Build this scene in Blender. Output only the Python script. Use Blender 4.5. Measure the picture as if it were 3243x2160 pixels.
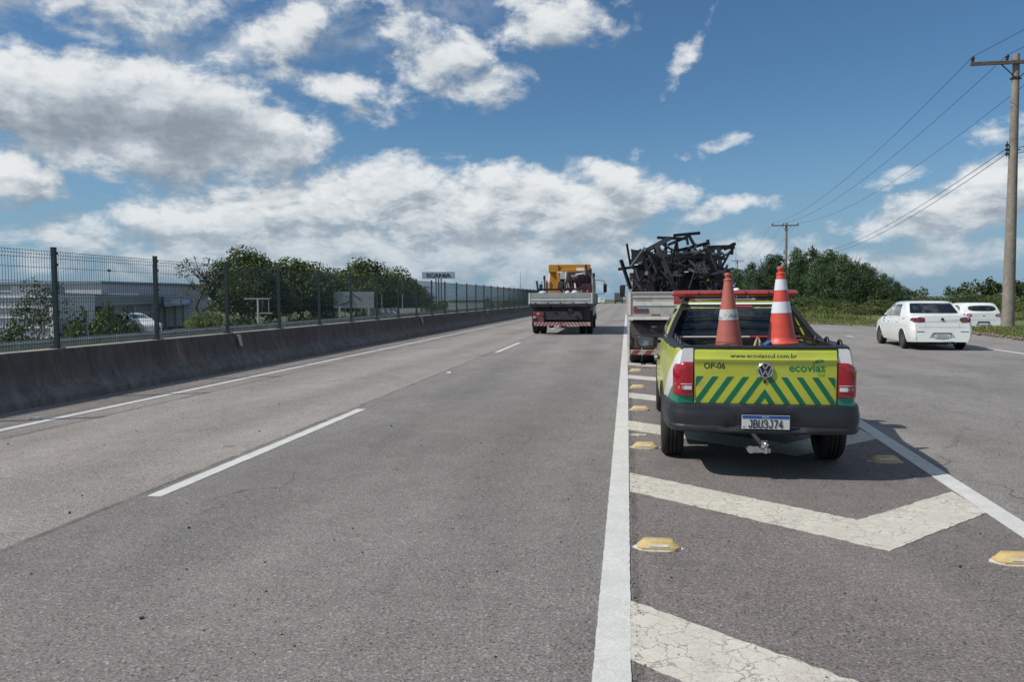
import bpy, bmesh, math, random
import numpy as np
from mathutils import Vector, Matrix
from mathutils.bvhtree import BVHTree

R = math.radians
C = bpy.context.scene.collection
scene = bpy.context.scene
for o in list(bpy.data.objects):
    bpy.data.objects.remove(o)

# ------------------------------------------------------------------ camera
cam_d = bpy.data.cameras.new('camera')
cam = bpy.data.objects.new('camera', cam_d)
C.objects.link(cam)
cam.location = (0, 0, 1.47)
from mathutils import Euler
cam.rotation_euler = (Euler((R(90 - 3.238), 0, R(8.597))).to_matrix() @ Matrix.Rotation(R(-0.3), 3, 'Z')).to_euler()
cam_d.lens = 26.76
cam_d.sensor_width = 36
cam_d.clip_start = 0.05
cam_d.clip_end = 6000
scene.camera = cam

# ------------------------------------------------------------------ light
SUN_DIR = Vector((0.86, 0.37, -1.0)).normalized()       # direction the light travels
SUN_EL = math.asin(-SUN_DIR.z)
SUN_AZ = math.atan2(-SUN_DIR.x, -SUN_DIR.y)             # compass angle from +Y towards +X
sun_d = bpy.data.lights.new('sun', 'SUN')
sun_d.energy = 4.3
sun_d.angle = R(0.5)
sun_d.color = (1.0, 0.955, 0.88)
sun = bpy.data.objects.new('sun', sun_d)
C.objects.link(sun)
sun.rotation_euler = SUN_DIR.to_track_quat('-Z', 'Y').to_euler()
scene.view_settings.view_transform = 'Standard'
scene.view_settings.look = 'None'
scene.view_settings.exposure = 0.0
scene.view_settings.gamma = 1.0
scene.view_settings.use_curve_mapping = False
SKY_STRENGTH = 0.1


class NT:
    """small helper to write node trees"""
    def __init__(self, tree):
        self.t = tree; self.n = tree.nodes; self.l = tree.links

    def node(self, typ, **kw):
        nd = self.n.new(typ)
        for k, v in kw.items():
            setattr(nd, k, v)
        return nd

    def put(self, sock, v):
        if isinstance(v, bpy.types.NodeSocket):
            self.l.new(v, sock)
        elif v is not None:
            sock.default_value = v

    def m(self, op, a, b=None, c=None, clamp=False):
        nd = self.node('ShaderNodeMath', operation=op, use_clamp=clamp)
        self.put(nd.inputs[0], a)
        if b is not None: self.put(nd.inputs[1], b)
        if c is not None: self.put(nd.inputs[2], c)
        return nd.outputs[0]

    def v(self, op, a, b=None):
        nd = self.node('ShaderNodeVectorMath', operation=op)
        self.put(nd.inputs[0], a)
        if b is not None:
            self.put(nd.inputs[3 if op == 'SCALE' else 1], b)
        return nd.outputs['Value'] if op in ('DOT_PRODUCT', 'LENGTH') else nd.outputs[0]

    def noise(self, vec, scale, detail=4, rough=0.55, dist=0.0, col=False):
        nd = self.node('ShaderNodeTexNoise')
        self.put(nd.inputs['Vector'], vec)
        self.put(nd.inputs['Scale'], scale)
        nd.inputs['Detail'].default_value = detail
        nd.inputs['Roughness'].default_value = rough
        nd.inputs['Distortion'].default_value = dist
        return nd.outputs['Color' if col else 'Fac']

    def ramp(self, fac, stops, interp='LINEAR'):
        nd = self.node('ShaderNodeValToRGB')
        nd.color_ramp.interpolation = interp
        el = nd.color_ramp.elements
        while len(el) < len(stops):
            el.new(0.5)
        for e, (p, c) in zip(el, stops):
            e.position = p
            e.color = (c, c, c, 1) if isinstance(c, (int, float)) else (*c, 1)
        self.put(nd.inputs[0], fac)
        return nd.outputs[0]

    def mix(self, fac, a, b, blend='MIX'):
        nd = self.node('ShaderNodeMix', data_type='RGBA', blend_type=blend)
        self.put(nd.inputs[0], fac)
        for s, v in ((nd.inputs[6], a), (nd.inputs[7], b)):
            self.put(s, (*v, 1) if isinstance(v, tuple) and len(v) == 3 else v)
        return nd.outputs[2]

    def smooth(self, x, lo, hi):
        nd = self.node('ShaderNodeMapRange', interpolation_type='SMOOTHSTEP')
        self.put(nd.inputs[0], x)
        self.put(nd.inputs[1], lo); self.put(nd.inputs[2], hi)
        return nd.outputs[0]

    def sep(self, v):
        nd = self.node('ShaderNodeSeparateXYZ')
        self.put(nd.inputs[0], v)
        return nd.outputs

    def comb(self, x, y, z=0.0):
        nd = self.node('ShaderNodeCombineXYZ')
        self.put(nd.inputs[0], x); self.put(nd.inputs[1], y); self.put(nd.inputs[2], z)
        return nd.outputs[0]


# ------------------------------------------------------------------ sky with clouds (world)
world = bpy.data.worlds.new('World')
scene.world = world
world.use_nodes = True
W = NT(world.node_tree)
W.n.clear()
sky = W.node('ShaderNodeTexSky', sky_type='NISHITA')
sky.sun_disc = False
sky.sun_elevation = SUN_EL
sky.sun_rotation = SUN_AZ
sky.altitude = 50
sky.air_density = 1.0
sky.dust_density = 0.6
sky.ozone_density = 1.4
# clouds: banks laid out by compass angle u (from +Y towards +X) and height angle v
BANKS = [  # u, v, half-width u, half-height v, rotation, strength
    (-0.68, 0.222, 0.17, 0.056, 0.05, 1.1), (-0.53, 0.215, 0.13, 0.062, -0.15, 1.15),
    (-0.50, 0.185, 0.13, 0.05, 0.25, 1.0), (-0.63, 0.19, 0.16, 0.05, -0.1, 1.0),
    (-0.55, 0.150, 0.08, 0.04, 0.0, 0.55),
    (-0.70, 0.345, 0.20, 0.045, 0.0, 0.62), (-0.58, 0.325, 0.12, 0.024, 0.35, 0.50),
    (-0.42, 0.325, 0.15, 0.028, 0.45, 0.66), (-0.36, 0.262, 0.11, 0.018, -0.05, 0.52),
    (-0.32, 0.235, 0.10, 0.018, 0.1, 0.36),
    (-0.235, 0.305, 0.085, 0.045, -0.25, 0.78), (-0.19, 0.268, 0.07, 0.028, 0.2, 0.55),
    (-0.09, 0.345, 0.09, 0.035, 0.1, 0.76), (0.075, 0.305, 0.05, 0.014, 0.95, 0.5),
    (-0.72, 0.120, 0.045, 0.035, 0.0, 0.95),
    (-0.44, 0.105, 0.26, 0.048, 0.12, 0.95), (-0.36, 0.130, 0.17, 0.045, 0.15, 0.95),
    (-0.20, 0.110, 0.17, 0.052, 0.1, 1.0), (-0.185, 0.142, 0.05, 0.032, 0.3, 0.9),
    (-0.045, 0.110, 0.11, 0.048, 0.25, 1.05), (-0.01, 0.140, 0.055, 0.038, -0.3, 0.95),
    (0.04, 0.130, 0.05, 0.022, -0.2, 0.8), (-0.30, 0.055, 0.45, 0.045, 0.0, 0.85),
    (-0.07, 0.172, 0.03, 0.012, 0.3, 0.42), (0.0, 0.168, 0.03, 0.012, 0.4, 0.38),
    (0.11, 0.190, 0.04, 0.010, 0.2, 0.3), (0.12, 0.108, 0.07, 0.013, 0.15, 0.5),
    (0.40, 0.105, 0.12, 0.030, 0.2, 0.92), (0.45, 0.130, 0.08, 0.028, 0.1, 1.0),
    (0.355, 0.088, 0.10, 0.024, 0.05, 0.85), (0.30, 0.045, 0.20, 0.022, 0.05, 0.6),
    (0.15, 0.050, 0.08, 0.020, 0.2, 0.6), (0.33, 0.135, 0.06, 0.010, 0.1, 0.36),
    (-0.62, 0.075, 0.12, 0.012, 0.1, 0.4), (0.42, 0.17, 0.06, 0.02, 0.3, 0.35),
]
grp = bpy.data.node_groups.new('cloud_density', 'ShaderNodeTree')
grp.interface.new_socket('P', in_out='INPUT', socket_type='NodeSocketVector')
grp.interface.new_socket('D', in_out='OUTPUT', socket_type='NodeSocketFloat')
G = NT(grp)
gi = G.node('NodeGroupInput'); go = G.node('NodeGroupOutput')
P = gi.outputs[0]
w1 = G.v('SCALE', G.v('SUBTRACT', G.noise(P, 9, 3, 0.5, col=True), (0.5, 0.5, 0.5)), 0.075)
w2 = G.v('SCALE', G.v('SUBTRACT', G.noise(P, 34, 3, 0.6, col=True), (0.5, 0.5, 0.5)), 0.028)
PW = G.v('MULTIPLY', G.v('ADD', w1, w2), (1.0, 0.62, 0.0))
PW = G.v('ADD', P, PW)
mask = None
for (u, v, ru, rv, rot, st) in BANKS:
    mp = G.node('ShaderNodeMapping', vector_type='TEXTURE')
    mp.inputs['Location'].default_value = (u, v, 0)
    mp.inputs['Rotation'].default_value = (0, 0, rot)
    mp.inputs['Scale'].default_value = (ru, rv, 1)
    G.put(mp.inputs['Vector'], PW)
    q = G.v('DOT_PRODUCT', mp.outputs[0], mp.outputs[0])
    b = G.m('MULTIPLY_ADD', q, -0.75 * st, st)
    mask = b if mask is None else G.m('SMOOTH_MAX', mask, b, 0.12)
# beyond the picture the same kind of broken cumulus goes on
s = G.sep(P)
out_u = G.smooth(G.m('ABSOLUTE', G.m('ADD', s[0], 0.15)), 0.60, 0.75)
out_v = G.smooth(s[1], 0.36, 0.46)
outm = G.m('MAXIMUM', out_u, out_v)
gen = G.m('MULTIPLY_ADD', G.noise(G.v('MULTIPLY', P, (1, 1.7, 1)), 3.2, 3, 0.5), 5.0, -2.35)
gen = G.m('MINIMUM', gen, 1.0)
mask = G.m('MAXIMUM', mask, -0.7)
mask = G.m('ADD', G.m('MULTIPLY', mask, G.m('SUBTRACT', 1.0, outm)), G.m('MULTIPLY', gen, outm))
fb = G.noise(G.v('MULTIPLY', P, (1.0, 1.6, 1.0)), 15, 9, 0.62, 0.25)
fb2 = G.noise(G.v('MULTIPLY', P, (1.0, 1.9, 1.0)), 42, 6, 0.6, 0.0)
raw = G.m('MULTIPLY_ADD', G.m('SUBTRACT', fb, 0.5), 2.3, mask)
raw = G.m('MULTIPLY_ADD', G.m('SUBTRACT', fb2, 0.5), 0.42, raw)
G.put(go.inputs[0], raw)

tc = W.node('ShaderNodeTexCoord')
dx, dy, dz = W.sep(tc.outputs['Generated'])
U = W.m('ARCTAN2', dx, dy)
V = W.m('ARCSINE', dz)
PP = W.comb(U, V, 0.0)


def dens(off):
    g = W.node('ShaderNodeGroup'); g.node_tree = grp
    W.put(g.inputs[0], W.v('ADD', PP, off))
    return g.outputs[0]


D0 = dens((0, 0, 0)); D2 = dens((-0.010, 0.024, 0))
alpha = W.smooth(D0, 0.02, 0.72)
# thin high veil over the upper left
vq = W.node('ShaderNodeMapping', vector_type='TEXTURE'); vq.inputs['Location'].default_value = (-0.60, 0.36, 0); vq.inputs['Scale'].default_value = (0.50, 0.14, 1); vq.inputs['Rotation'].default_value = (0, 0, 0.1)
W.put(vq.inputs['Vector'], PP)
vm = W.smooth(W.v('LENGTH', vq.outputs[0]), 1.05, 0.45)
vn = W.noise(W.v('MULTIPLY', W.v('ADD', PP, W.v('SCALE', W.noise(PP, 6, 3, .6, col=True), .12)), (1, 1.5, 1)), 11, 8, 0.62)
veil = W.m('MULTIPLY', W.m('MULTIPLY', vm, W.smooth(vn, 0.40, 0.66)), 0.80)
alpha = W.m('MAXIMUM', alpha, veil)
lit = W.m('MULTIPLY_ADD', W.m('SUBTRACT', D0, D2), 0.62, 0.53)
lit = W.m('SUBTRACT', lit, W.m('MULTIPLY', W.smooth(D0, 0.75, 1.7), 0.26))
# grey, thicker middles of the big clouds and streaks through the low bank
for (u_, v_, a_, b_, r_, g_) in [(-0.575, 0.205, 0.135, 0.034, 0.05, 0.36), (-0.70, 0.185, 0.10, 0.022, 0.0, 0.22), (-0.50, 0.185, 0.08, 0.02, 0.1, 0.16)]:
    mq = W.node('ShaderNodeMapping', vector_type='TEXTURE'); mq.inputs['Location'].default_value = (u_, v_, 0); mq.inputs['Scale'].default_value = (a_, b_, 1); mq.inputs['Rotation'].default_value = (0, 0, r_)
    W.put(mq.inputs['Vector'], W.v('ADD', PP, W.v('SCALE', W.v('SUBTRACT', W.noise(PP, 14, 4, .6, col=True), (.5, .5, .5)), .07)))
    lit = W.m('SUBTRACT', lit, W.m('MULTIPLY', W.smooth(W.v('LENGTH', mq.outputs[0]), 1.25, 0.15), g_))
rq = W.node('ShaderNodeMapping', vector_type='POINT'); rq.inputs['Rotation'].default_value = (0, 0, -0.22); rq.inputs['Scale'].default_value = (1.0, 3.4, 1)
W.put(rq.inputs['Vector'], W.v('ADD', PP, W.v('SCALE', W.noise(PP, 16, 3, .6, col=True), .035)))
sn = W.noise(rq.outputs[0], 13, 6, 0.6)
lit = W.m('MULTIPLY_ADD', W.m('MULTIPLY', W.m('SUBTRACT', sn, 0.5), W.smooth(V, 0.19, 0.10)), 1.7, lit)
ccol = W.ramp(lit, [(0.05, (0.27, 0.315, 0.37)), (0.36, (0.40, 0.455, 0.51)), (0.60, (0.62, 0.665, 0.70)), (0.90, (0.81, 0.83, 0.84))])
low = W.smooth(V, 0.13, 0.0)
ccol = W.mix(W.m('MULTIPLY', low, 0.75), ccol, (0.40, 0.50, 0.585))
ccol = W.v('SCALE', ccol, 1.0 / SKY_STRENGTH)
skyc = W.mix(1.0, sky.outputs[0], (0.50, 0.74, 0.90), 'MULTIPLY')
hz = W.smooth(V, 0.24, -0.02)
skyc = W.mix(W.m('MULTIPLY', hz, 0.80), skyc, tuple(c / SKY_STRENGTH for c in (0.235, 0.365, 0.52)))
wcol = W.mix(W.m('MULTIPLY', alpha, 0.97), skyc, ccol)
bg = W.node('ShaderNodeBackground')
W.put(bg.inputs[0], wcol)
bg.inputs[1].default_value = SKY_STRENGTH
wo = W.node('ShaderNodeOutputWorld')
W.l.new(bg.outputs[0], wo.inputs[0])
world.cycles.sampling_method = 'MANUAL'
world.cycles.sample_map_resolution = 512
scene.cycles.max_bounces = 6
scene.cycles.transparent_max_bounces = 12

# ------------------------------------------------------------------ materials
MATS = {}


def mat(name, col, rough=0.6, metal=0.0, var=0.12, vscale=3.0, fine=0.0, fscale=60.0, bump=0.0, bscale=40.0,
        dirt=None, dscale=1.6, dlo=0.5, dhi=0.75, coat=0.0, spec=None, island=0.0):
    if name in MATS: return MATS[name]
    mt = bpy.data.materials.new(name); mt.use_nodes = True
    N = NT(mt.node_tree)
    bs = N.n['Principled BSDF']
    co = N.node('ShaderNodeTexCoord').outputs['Object']
    c = N.mix(1.0, (*col, 1), (1, 1, 1, 1), 'MULTIPLY')
    f = N.noise(co, vscale, 4, 0.6)
    k = N.m('MULTIPLY_ADD', N.m('SUBTRACT', f, 0.5), 2 * var * 2, 1.0)
    if fine:
        k = N.m('MULTIPLY', k, N.m('MULTIPLY_ADD', N.m('SUBTRACT', N.noise(co, fscale, 3, 0.7), 0.5), fine * 3, 1.0))
    if island:
        ge = N.node('ShaderNodeNewGeometry')
        k = N.m('MULTIPLY', k, N.m('MULTIPLY_ADD', ge.outputs['Random Per Island'], island, 1 - island * 0.5))
        oi = N.node('ShaderNodeObjectInfo')
        k = N.m('MULTIPLY', k, N.m('MULTIPLY_ADD', oi.outputs['Random'], 0.35, 0.82))
    c = N.v('SCALE', c, k)
    if dirt:
        dm = N.smooth(N.noise(co, dscale, 6, 0.65, 0.3), dlo, dhi)
        c = N.mix(dm, c, dirt)
    N.put(bs.inputs['Base Color'], c)
    bs.inputs['Roughness'].default_value = rough
    bs.inputs['Metallic'].default_value = metal
    if coat: bs.inputs['Coat Weight'].default_value = coat; bs.inputs['Coat Roughness'].default_value = 0.06
    if spec is not None: bs.inputs['Specular IOR Level'].default_value = spec
    if bump:
        b = N.node('ShaderNodeBump'); b.inputs['Strength'].default_value = 0.5
        b.inputs['Distance'].default_value = bump
        N.put(b.inputs['Height'], N.noise(co, bscale, 4, 0.6))
        N.l.new(b.outputs[0], bs.inputs['Normal'])
    MATS[name] = mt
    return mt


def asphalt_material():
    mt = bpy.data.materials.new('worn_asphalt'); mt.use_nodes = True
    N = NT(mt.node_tree); bs = N.n['Principled BSDF']
    co = N.node('ShaderNodeTexCoord').outputs['Object']
    x, y, z = N.sep(co)
    wob = N.m('MULTIPLY', N.m('SUBTRACT', N.noise(co, 2.2, 5, 0.7), 0.5), 0.10)
    xw = N.m('ADD', x, wob)
    # lanes laid at different times; grazing brightness painted in further off
    left = (0.268, 0.243, 0.224); right = (0.190, 0.178, 0.167); gore = (0.172, 0.150, 0.142); ramp = (0.210, 0.197, 0.184)
    shoulder = (0.225, 0.203, 0.187)
    rfar = N.mix(N.m('MULTIPLY', N.smooth(y, 8.0, 30.0), 0.75), right, (0.262, 0.242, 0.228))  # right lane lightened with distance, grazing light put into its colour
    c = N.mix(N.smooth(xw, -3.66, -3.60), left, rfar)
    c = N.mix(N.smooth(xw, -0.02, 0.03), c, gore)
    gl = N.m('SUBTRACT', xw, N.m('MULTIPLY_ADD', y, 0.05, 2.22))
    c = N.mix(N.smooth(gl, -0.03, 0.05), c, N.mix(N.m('MULTIPLY', N.smooth(y, 8.0, 32.0), 0.6), ramp, (0.262, 0.245, 0.230)))  # ramp colour also brightened far off to stand for grazing light
    c = N.mix(N.smooth(xw, -6.95, -7.1), c, shoulder)
    # broad mottling, longer along the road
    st = N.v('MULTIPLY', co, (1.0, 0.22, 1.0))
    k = N.m('MULTIPLY_ADD', N.m('SUBTRACT', N.noise(st, 0.8, 6, 0.62), 0.5), 0.85, 1.0)
    k = N.m('MULTIPLY', k, N.m('MULTIPLY_ADD', N.m('SUBTRACT', N.noise(co, 2.6, 6, 0.68), 0.5), 0.50, 1.0))
    k = N.m('MULTIPLY', k, N.m('MULTIPLY_ADD', N.m('SUBTRACT', N.noise(co, 11, 4, 0.7), 0.5), 0.36, 1.0))
    k = N.m('MULTIPLY', k, N.m('MULTIPLY_ADD', N.smooth(N.noise(N.v('MULTIPLY', co, (1, .6, 1)), .55, 5, .6), .50, .66), -0.13, 1.0))
    # worn wheel tracks
    for xc in (-1.0, -2.6, -4.6, -6.2):
        d = N.m('ABSOLUTE', N.m('SUBTRACT', xw, xc))
        k = N.m('MULTIPLY', k, N.m('MULTIPLY_ADD', N.smooth(d, 0.50, 0.05), -0.10, 1.0))
    # aggregate
    ag = N.noise(co, 70, 3, 0.8)
    ag2 = N.noise(co, 190, 2, 0.6)
    ag3 = N.noise(co, 28, 3, 0.7)
    k = N.m('MULTIPLY', k, N.m('MULTIPLY_ADD', N.m('SUBTRACT', ag3, 0.5), 0.55, 1.0))
    k = N.m('MULTIPLY', k, N.m('MULTIPLY_ADD', N.m('SUBTRACT', ag, 0.5), 2.7, 1.0))
    k = N.m('MULTIPLY', k, N.m('MULTIPLY_ADD', N.m('SUBTRACT', ag2, 0.5), 2.0, 1.0))
    vo = N.node('ShaderNodeTexVoronoi'); N.put(vo.inputs['Vector'], co); vo.inputs['Scale'].default_value = 95
    vr = N.sep(vo.outputs['Color'])[0]
    k = N.m('ADD', k, N.m('MULTIPLY', N.smooth(vr, 0.86, 0.97), 0.55))
    k = N.m('SUBTRACT', k, N.m('MULTIPLY', N.smooth(vr, 0.12, 0.03), 0.42))
    c = N.v('SCALE', c, k)
    # pale scuffs and worn patches
    sc = N.smooth(N.noise(co, 1.15, 8, 0.7, 0.6), 0.60, 0.78)
    c = N.mix(N.m('MULTIPLY', sc, 0.34), c, (0.36, 0.33, 0.31))
    # tyre scuffs swept across the painted nose, and dried drips
    rs_ = N.v('MULTIPLY', N.v('ADD', co, N.v('SCALE', N.noise(co, .8, 2, .5, col=True), .8)), (.55, 4.5, 1))
    sw = N.m('MULTIPLY', N.smooth(N.noise(rs_, 2.2, 5, .7), .55, .75), N.smooth(N.noise(co, .7, 3, .5), .48, .62))
    c = N.mix(N.m('MULTIPLY', sw, 0.30), c, (0.33, 0.31, 0.28))
    vd_ = N.node('ShaderNodeTexVoronoi'); N.put(vd_.inputs['Vector'], N.v('ADD', co, N.v('SCALE', N.noise(co, 9, 3, .6, col=True), .09))); vd_.inputs['Scale'].default_value = 1.1
    dr = N.m('MULTIPLY', N.smooth(vd_.outputs['Distance'], .085, .045), N.smooth(N.sep(vd_.outputs['Color'])[1], .62, .66))
    c = N.mix(N.m('MULTIPLY', dr, 0.45), c, (0.085, 0.075, 0.072))
    dr2 = N.m('MULTIPLY', N.smooth(vd_.outputs['Distance'], .05, .02), N.smooth(N.sep(vd_.outputs['Color'])[0], .80, .84))
    c = N.mix(N.m('MULTIPLY', dr2, 0.5), c, (0.42, 0.38, 0.35))
    # seam between lanes and beside the white line: dark, ragged
    for xc, wd, a in ((-3.63, 0.045, 0.62), (0.05, 0.035, 0.55), (-7.22, 0.05, 0.35), (-6.55, 0.02, 0.22)):
        d = N.m('ABSOLUTE', N.m('SUBTRACT', N.m('ADD', x, N.m('MULTIPLY', wob, 0.6)), xc))
        mk = N.m('MULTIPLY', N.smooth(d, wd, wd * 0.2), N.smooth(N.noise(co, 1.7, 6, 0.75), 0.36, 0.60))
        c = N.mix(N.m('MULTIPLY', mk, a), c, (0.055, 0.05, 0.05))
    # wandering cracks
    wv = N.v('ADD', co, N.v('SCALE', N.noise(co, 1.2, 4, 0.6, col=True), 1.4))
    ck = N.node('ShaderNodeTexVoronoi', feature='DISTANCE_TO_EDGE'); N.put(ck.inputs['Vector'], N.v('MULTIPLY', wv, (1, .45, 1)))
    ck.inputs['Scale'].default_value = 0.42
    cm = N.m('MULTIPLY', N.smooth(ck.outputs[0], 0.010, 0.002), N.smooth(N.noise(co, 0.5, 3, 0.5), 0.50, 0.62))
    c = N.mix(N.m('MULTIPLY', cm, 0.6), c, (0.06, 0.055, 0.055))
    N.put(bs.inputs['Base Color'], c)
    bs.inputs['Roughness'].default_value = 0.88
    bs.inputs['Specular IOR Level'].default_value = 0.35
    b = N.node('ShaderNodeBump'); b.inputs['Strength'].default_value = 0.75; b.inputs['Distance'].default_value = 0.006
    N.put(b.inputs['Height'], N.m('ADD', ag, N.m('MULTIPLY', ag2, 0.5)))
    N.l.new(b.outputs[0], bs.inputs['Normal'])
    return mt


def paint_material(name, col, crack=0.0, wear=0.5, cscale=9.0):
    mt = bpy.data.materials.new(name); mt.use_nodes = True
    N = NT(mt.node_tree); bs = N.n['Principled BSDF']
    co = N.node('ShaderNodeTexCoord').outputs['Object']
    k = N.m('MULTIPLY_ADD', N.m('SUBTRACT', N.noise(co, 5, 6, 0.7), 0.5), 0.6, 1.0)
    k = N.m('MULTIPLY', k, N.m('MULTIPLY_ADD', N.m('SUBTRACT', N.noise(co, 110, 3, 0.7), 0.5), 0.75, 1.0))
    c = N.v('SCALE', N.mix(1.0, (*col, 1), (1, 1, 1, 1), 'MULTIPLY'), k)
    if crack:
        wv = N.v('ADD', co, N.v('SCALE', N.noise(co, 7, 4, 0.65, col=True), 0.16))
        vo = N.node('ShaderNodeTexVoronoi', feature='DISTANCE_TO_EDGE')
        N.put(vo.inputs['Vector'], wv); vo.inputs['Scale'].default_value = cscale
        lw = N.m('MULTIPLY', N.smooth(N.noise(co, 2.2, 4, 0.6), 0.35, 0.65), 0.05)
        cm = N.smooth(vo.outputs[0], N.m('ADD', lw, 0.022), 0.004)
        vo2 = N.node('ShaderNodeTexVoronoi', feature='DISTANCE_TO_EDGE')
        N.put(vo2.inputs['Vector'], N.v('MULTIPLY', N.v('ADD', co, N.v('SCALE', N.noise(co, 15, 4, .7, col=True), .07)), (1, .7, 1))); vo2.inputs['Scale'].default_value = cscale * 2.4
        cm2 = N.m('MULTIPLY', N.smooth(vo2.outputs[0], 0.045, 0.008), N.smooth(N.noise(co, 3.4, 5, .7), .47, .60))
        cm = N.m('MAXIMUM', N.m('MULTIPLY', cm, N.smooth(N.noise(co, 5.0, 4, .7), .30, .58)), N.m('MULTIPLY', cm2, .8))
        c = N.mix(N.m('MULTIPLY', cm, crack), c, (0.20, 0.175, 0.15))
    wr = N.smooth(N.noise(co, 26, 8, 0.8), 0.60, 0.68)
    wr = N.m('MULTIPLY', wr, N.smooth(N.noise(co, 3.1, 4, 0.6), 0.40, 0.65))
    c = N.mix(N.m('MULTIPLY', wr, wear), c, (0.24, 0.22, 0.21))
    dt = N.smooth(N.noise(co, 1.5, 6, 0.7, 0.4), 0.5, 0.8)
    c = N.mix(N.m('MULTIPLY', dt, 0.28), c, (0.33, 0.30, 0.27))
    N.put(bs.inputs['Base Color'], c)
    bs.inputs['Roughness'].default_value = 0.8
    b = N.node('ShaderNodeBump'); b.inputs['Strength'].default_value = 0.5; b.inputs['Distance'].default_value = 0.004
    N.put(b.inputs['Height'], N.noise(co, 100, 3, 0.7))
    N.l.new(b.outputs[0], bs.inputs['Normal'])
    return mt


def leaf_material(name, col, col2, tr=0.25):
    mt = bpy.data.materials.new(name); mt.use_nodes = True
    N = NT(mt.node_tree); bs = N.n['Principled BSDF']
    co = N.node('ShaderNodeTexCoord').outputs['Object']
    ge = N.node('ShaderNodeNewGeometry'); oi = N.node('ShaderNodeObjectInfo')
    f = N.m('MULTIPLY_ADD', N.noise(co, 1.3, 3, 0.6), 0.8, N.m('MULTIPLY', ge.outputs['Random Per Island'], 0.5))
    c = N.mix(N.smooth(f, 0.35, 0.95), col, col2)
    k = N.m('MULTIPLY', N.m('MULTIPLY_ADD', ge.outputs['Random Per Island'], 0.7, 0.65), N.m('MULTIPLY_ADD', oi.outputs['Random'], 0.4, 0.8))
    c = N.v('SCALE', c, k)
    N.put(bs.inputs['Base Color'], c)
    bs.inputs['Roughness'].default_value = 0.55
    bs.inputs['Specular IOR Level'].default_value = 0.3
    trn = N.node('ShaderNodeBsdfTranslucent'); N.put(trn.inputs[0], N.v('MULTIPLY', c, (1.2, 1.35, 0.6)))
    ms = N.node('ShaderNodeMixShader'); ms.inputs[0].default_value = tr
    N.l.new(bs.outputs[0], ms.inputs[1]); N.l.new(trn.outputs[0], ms.inputs[2])
    N.l.new(ms.outputs[0], N.n['Material Output'].inputs[0])
    return mt


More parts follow.
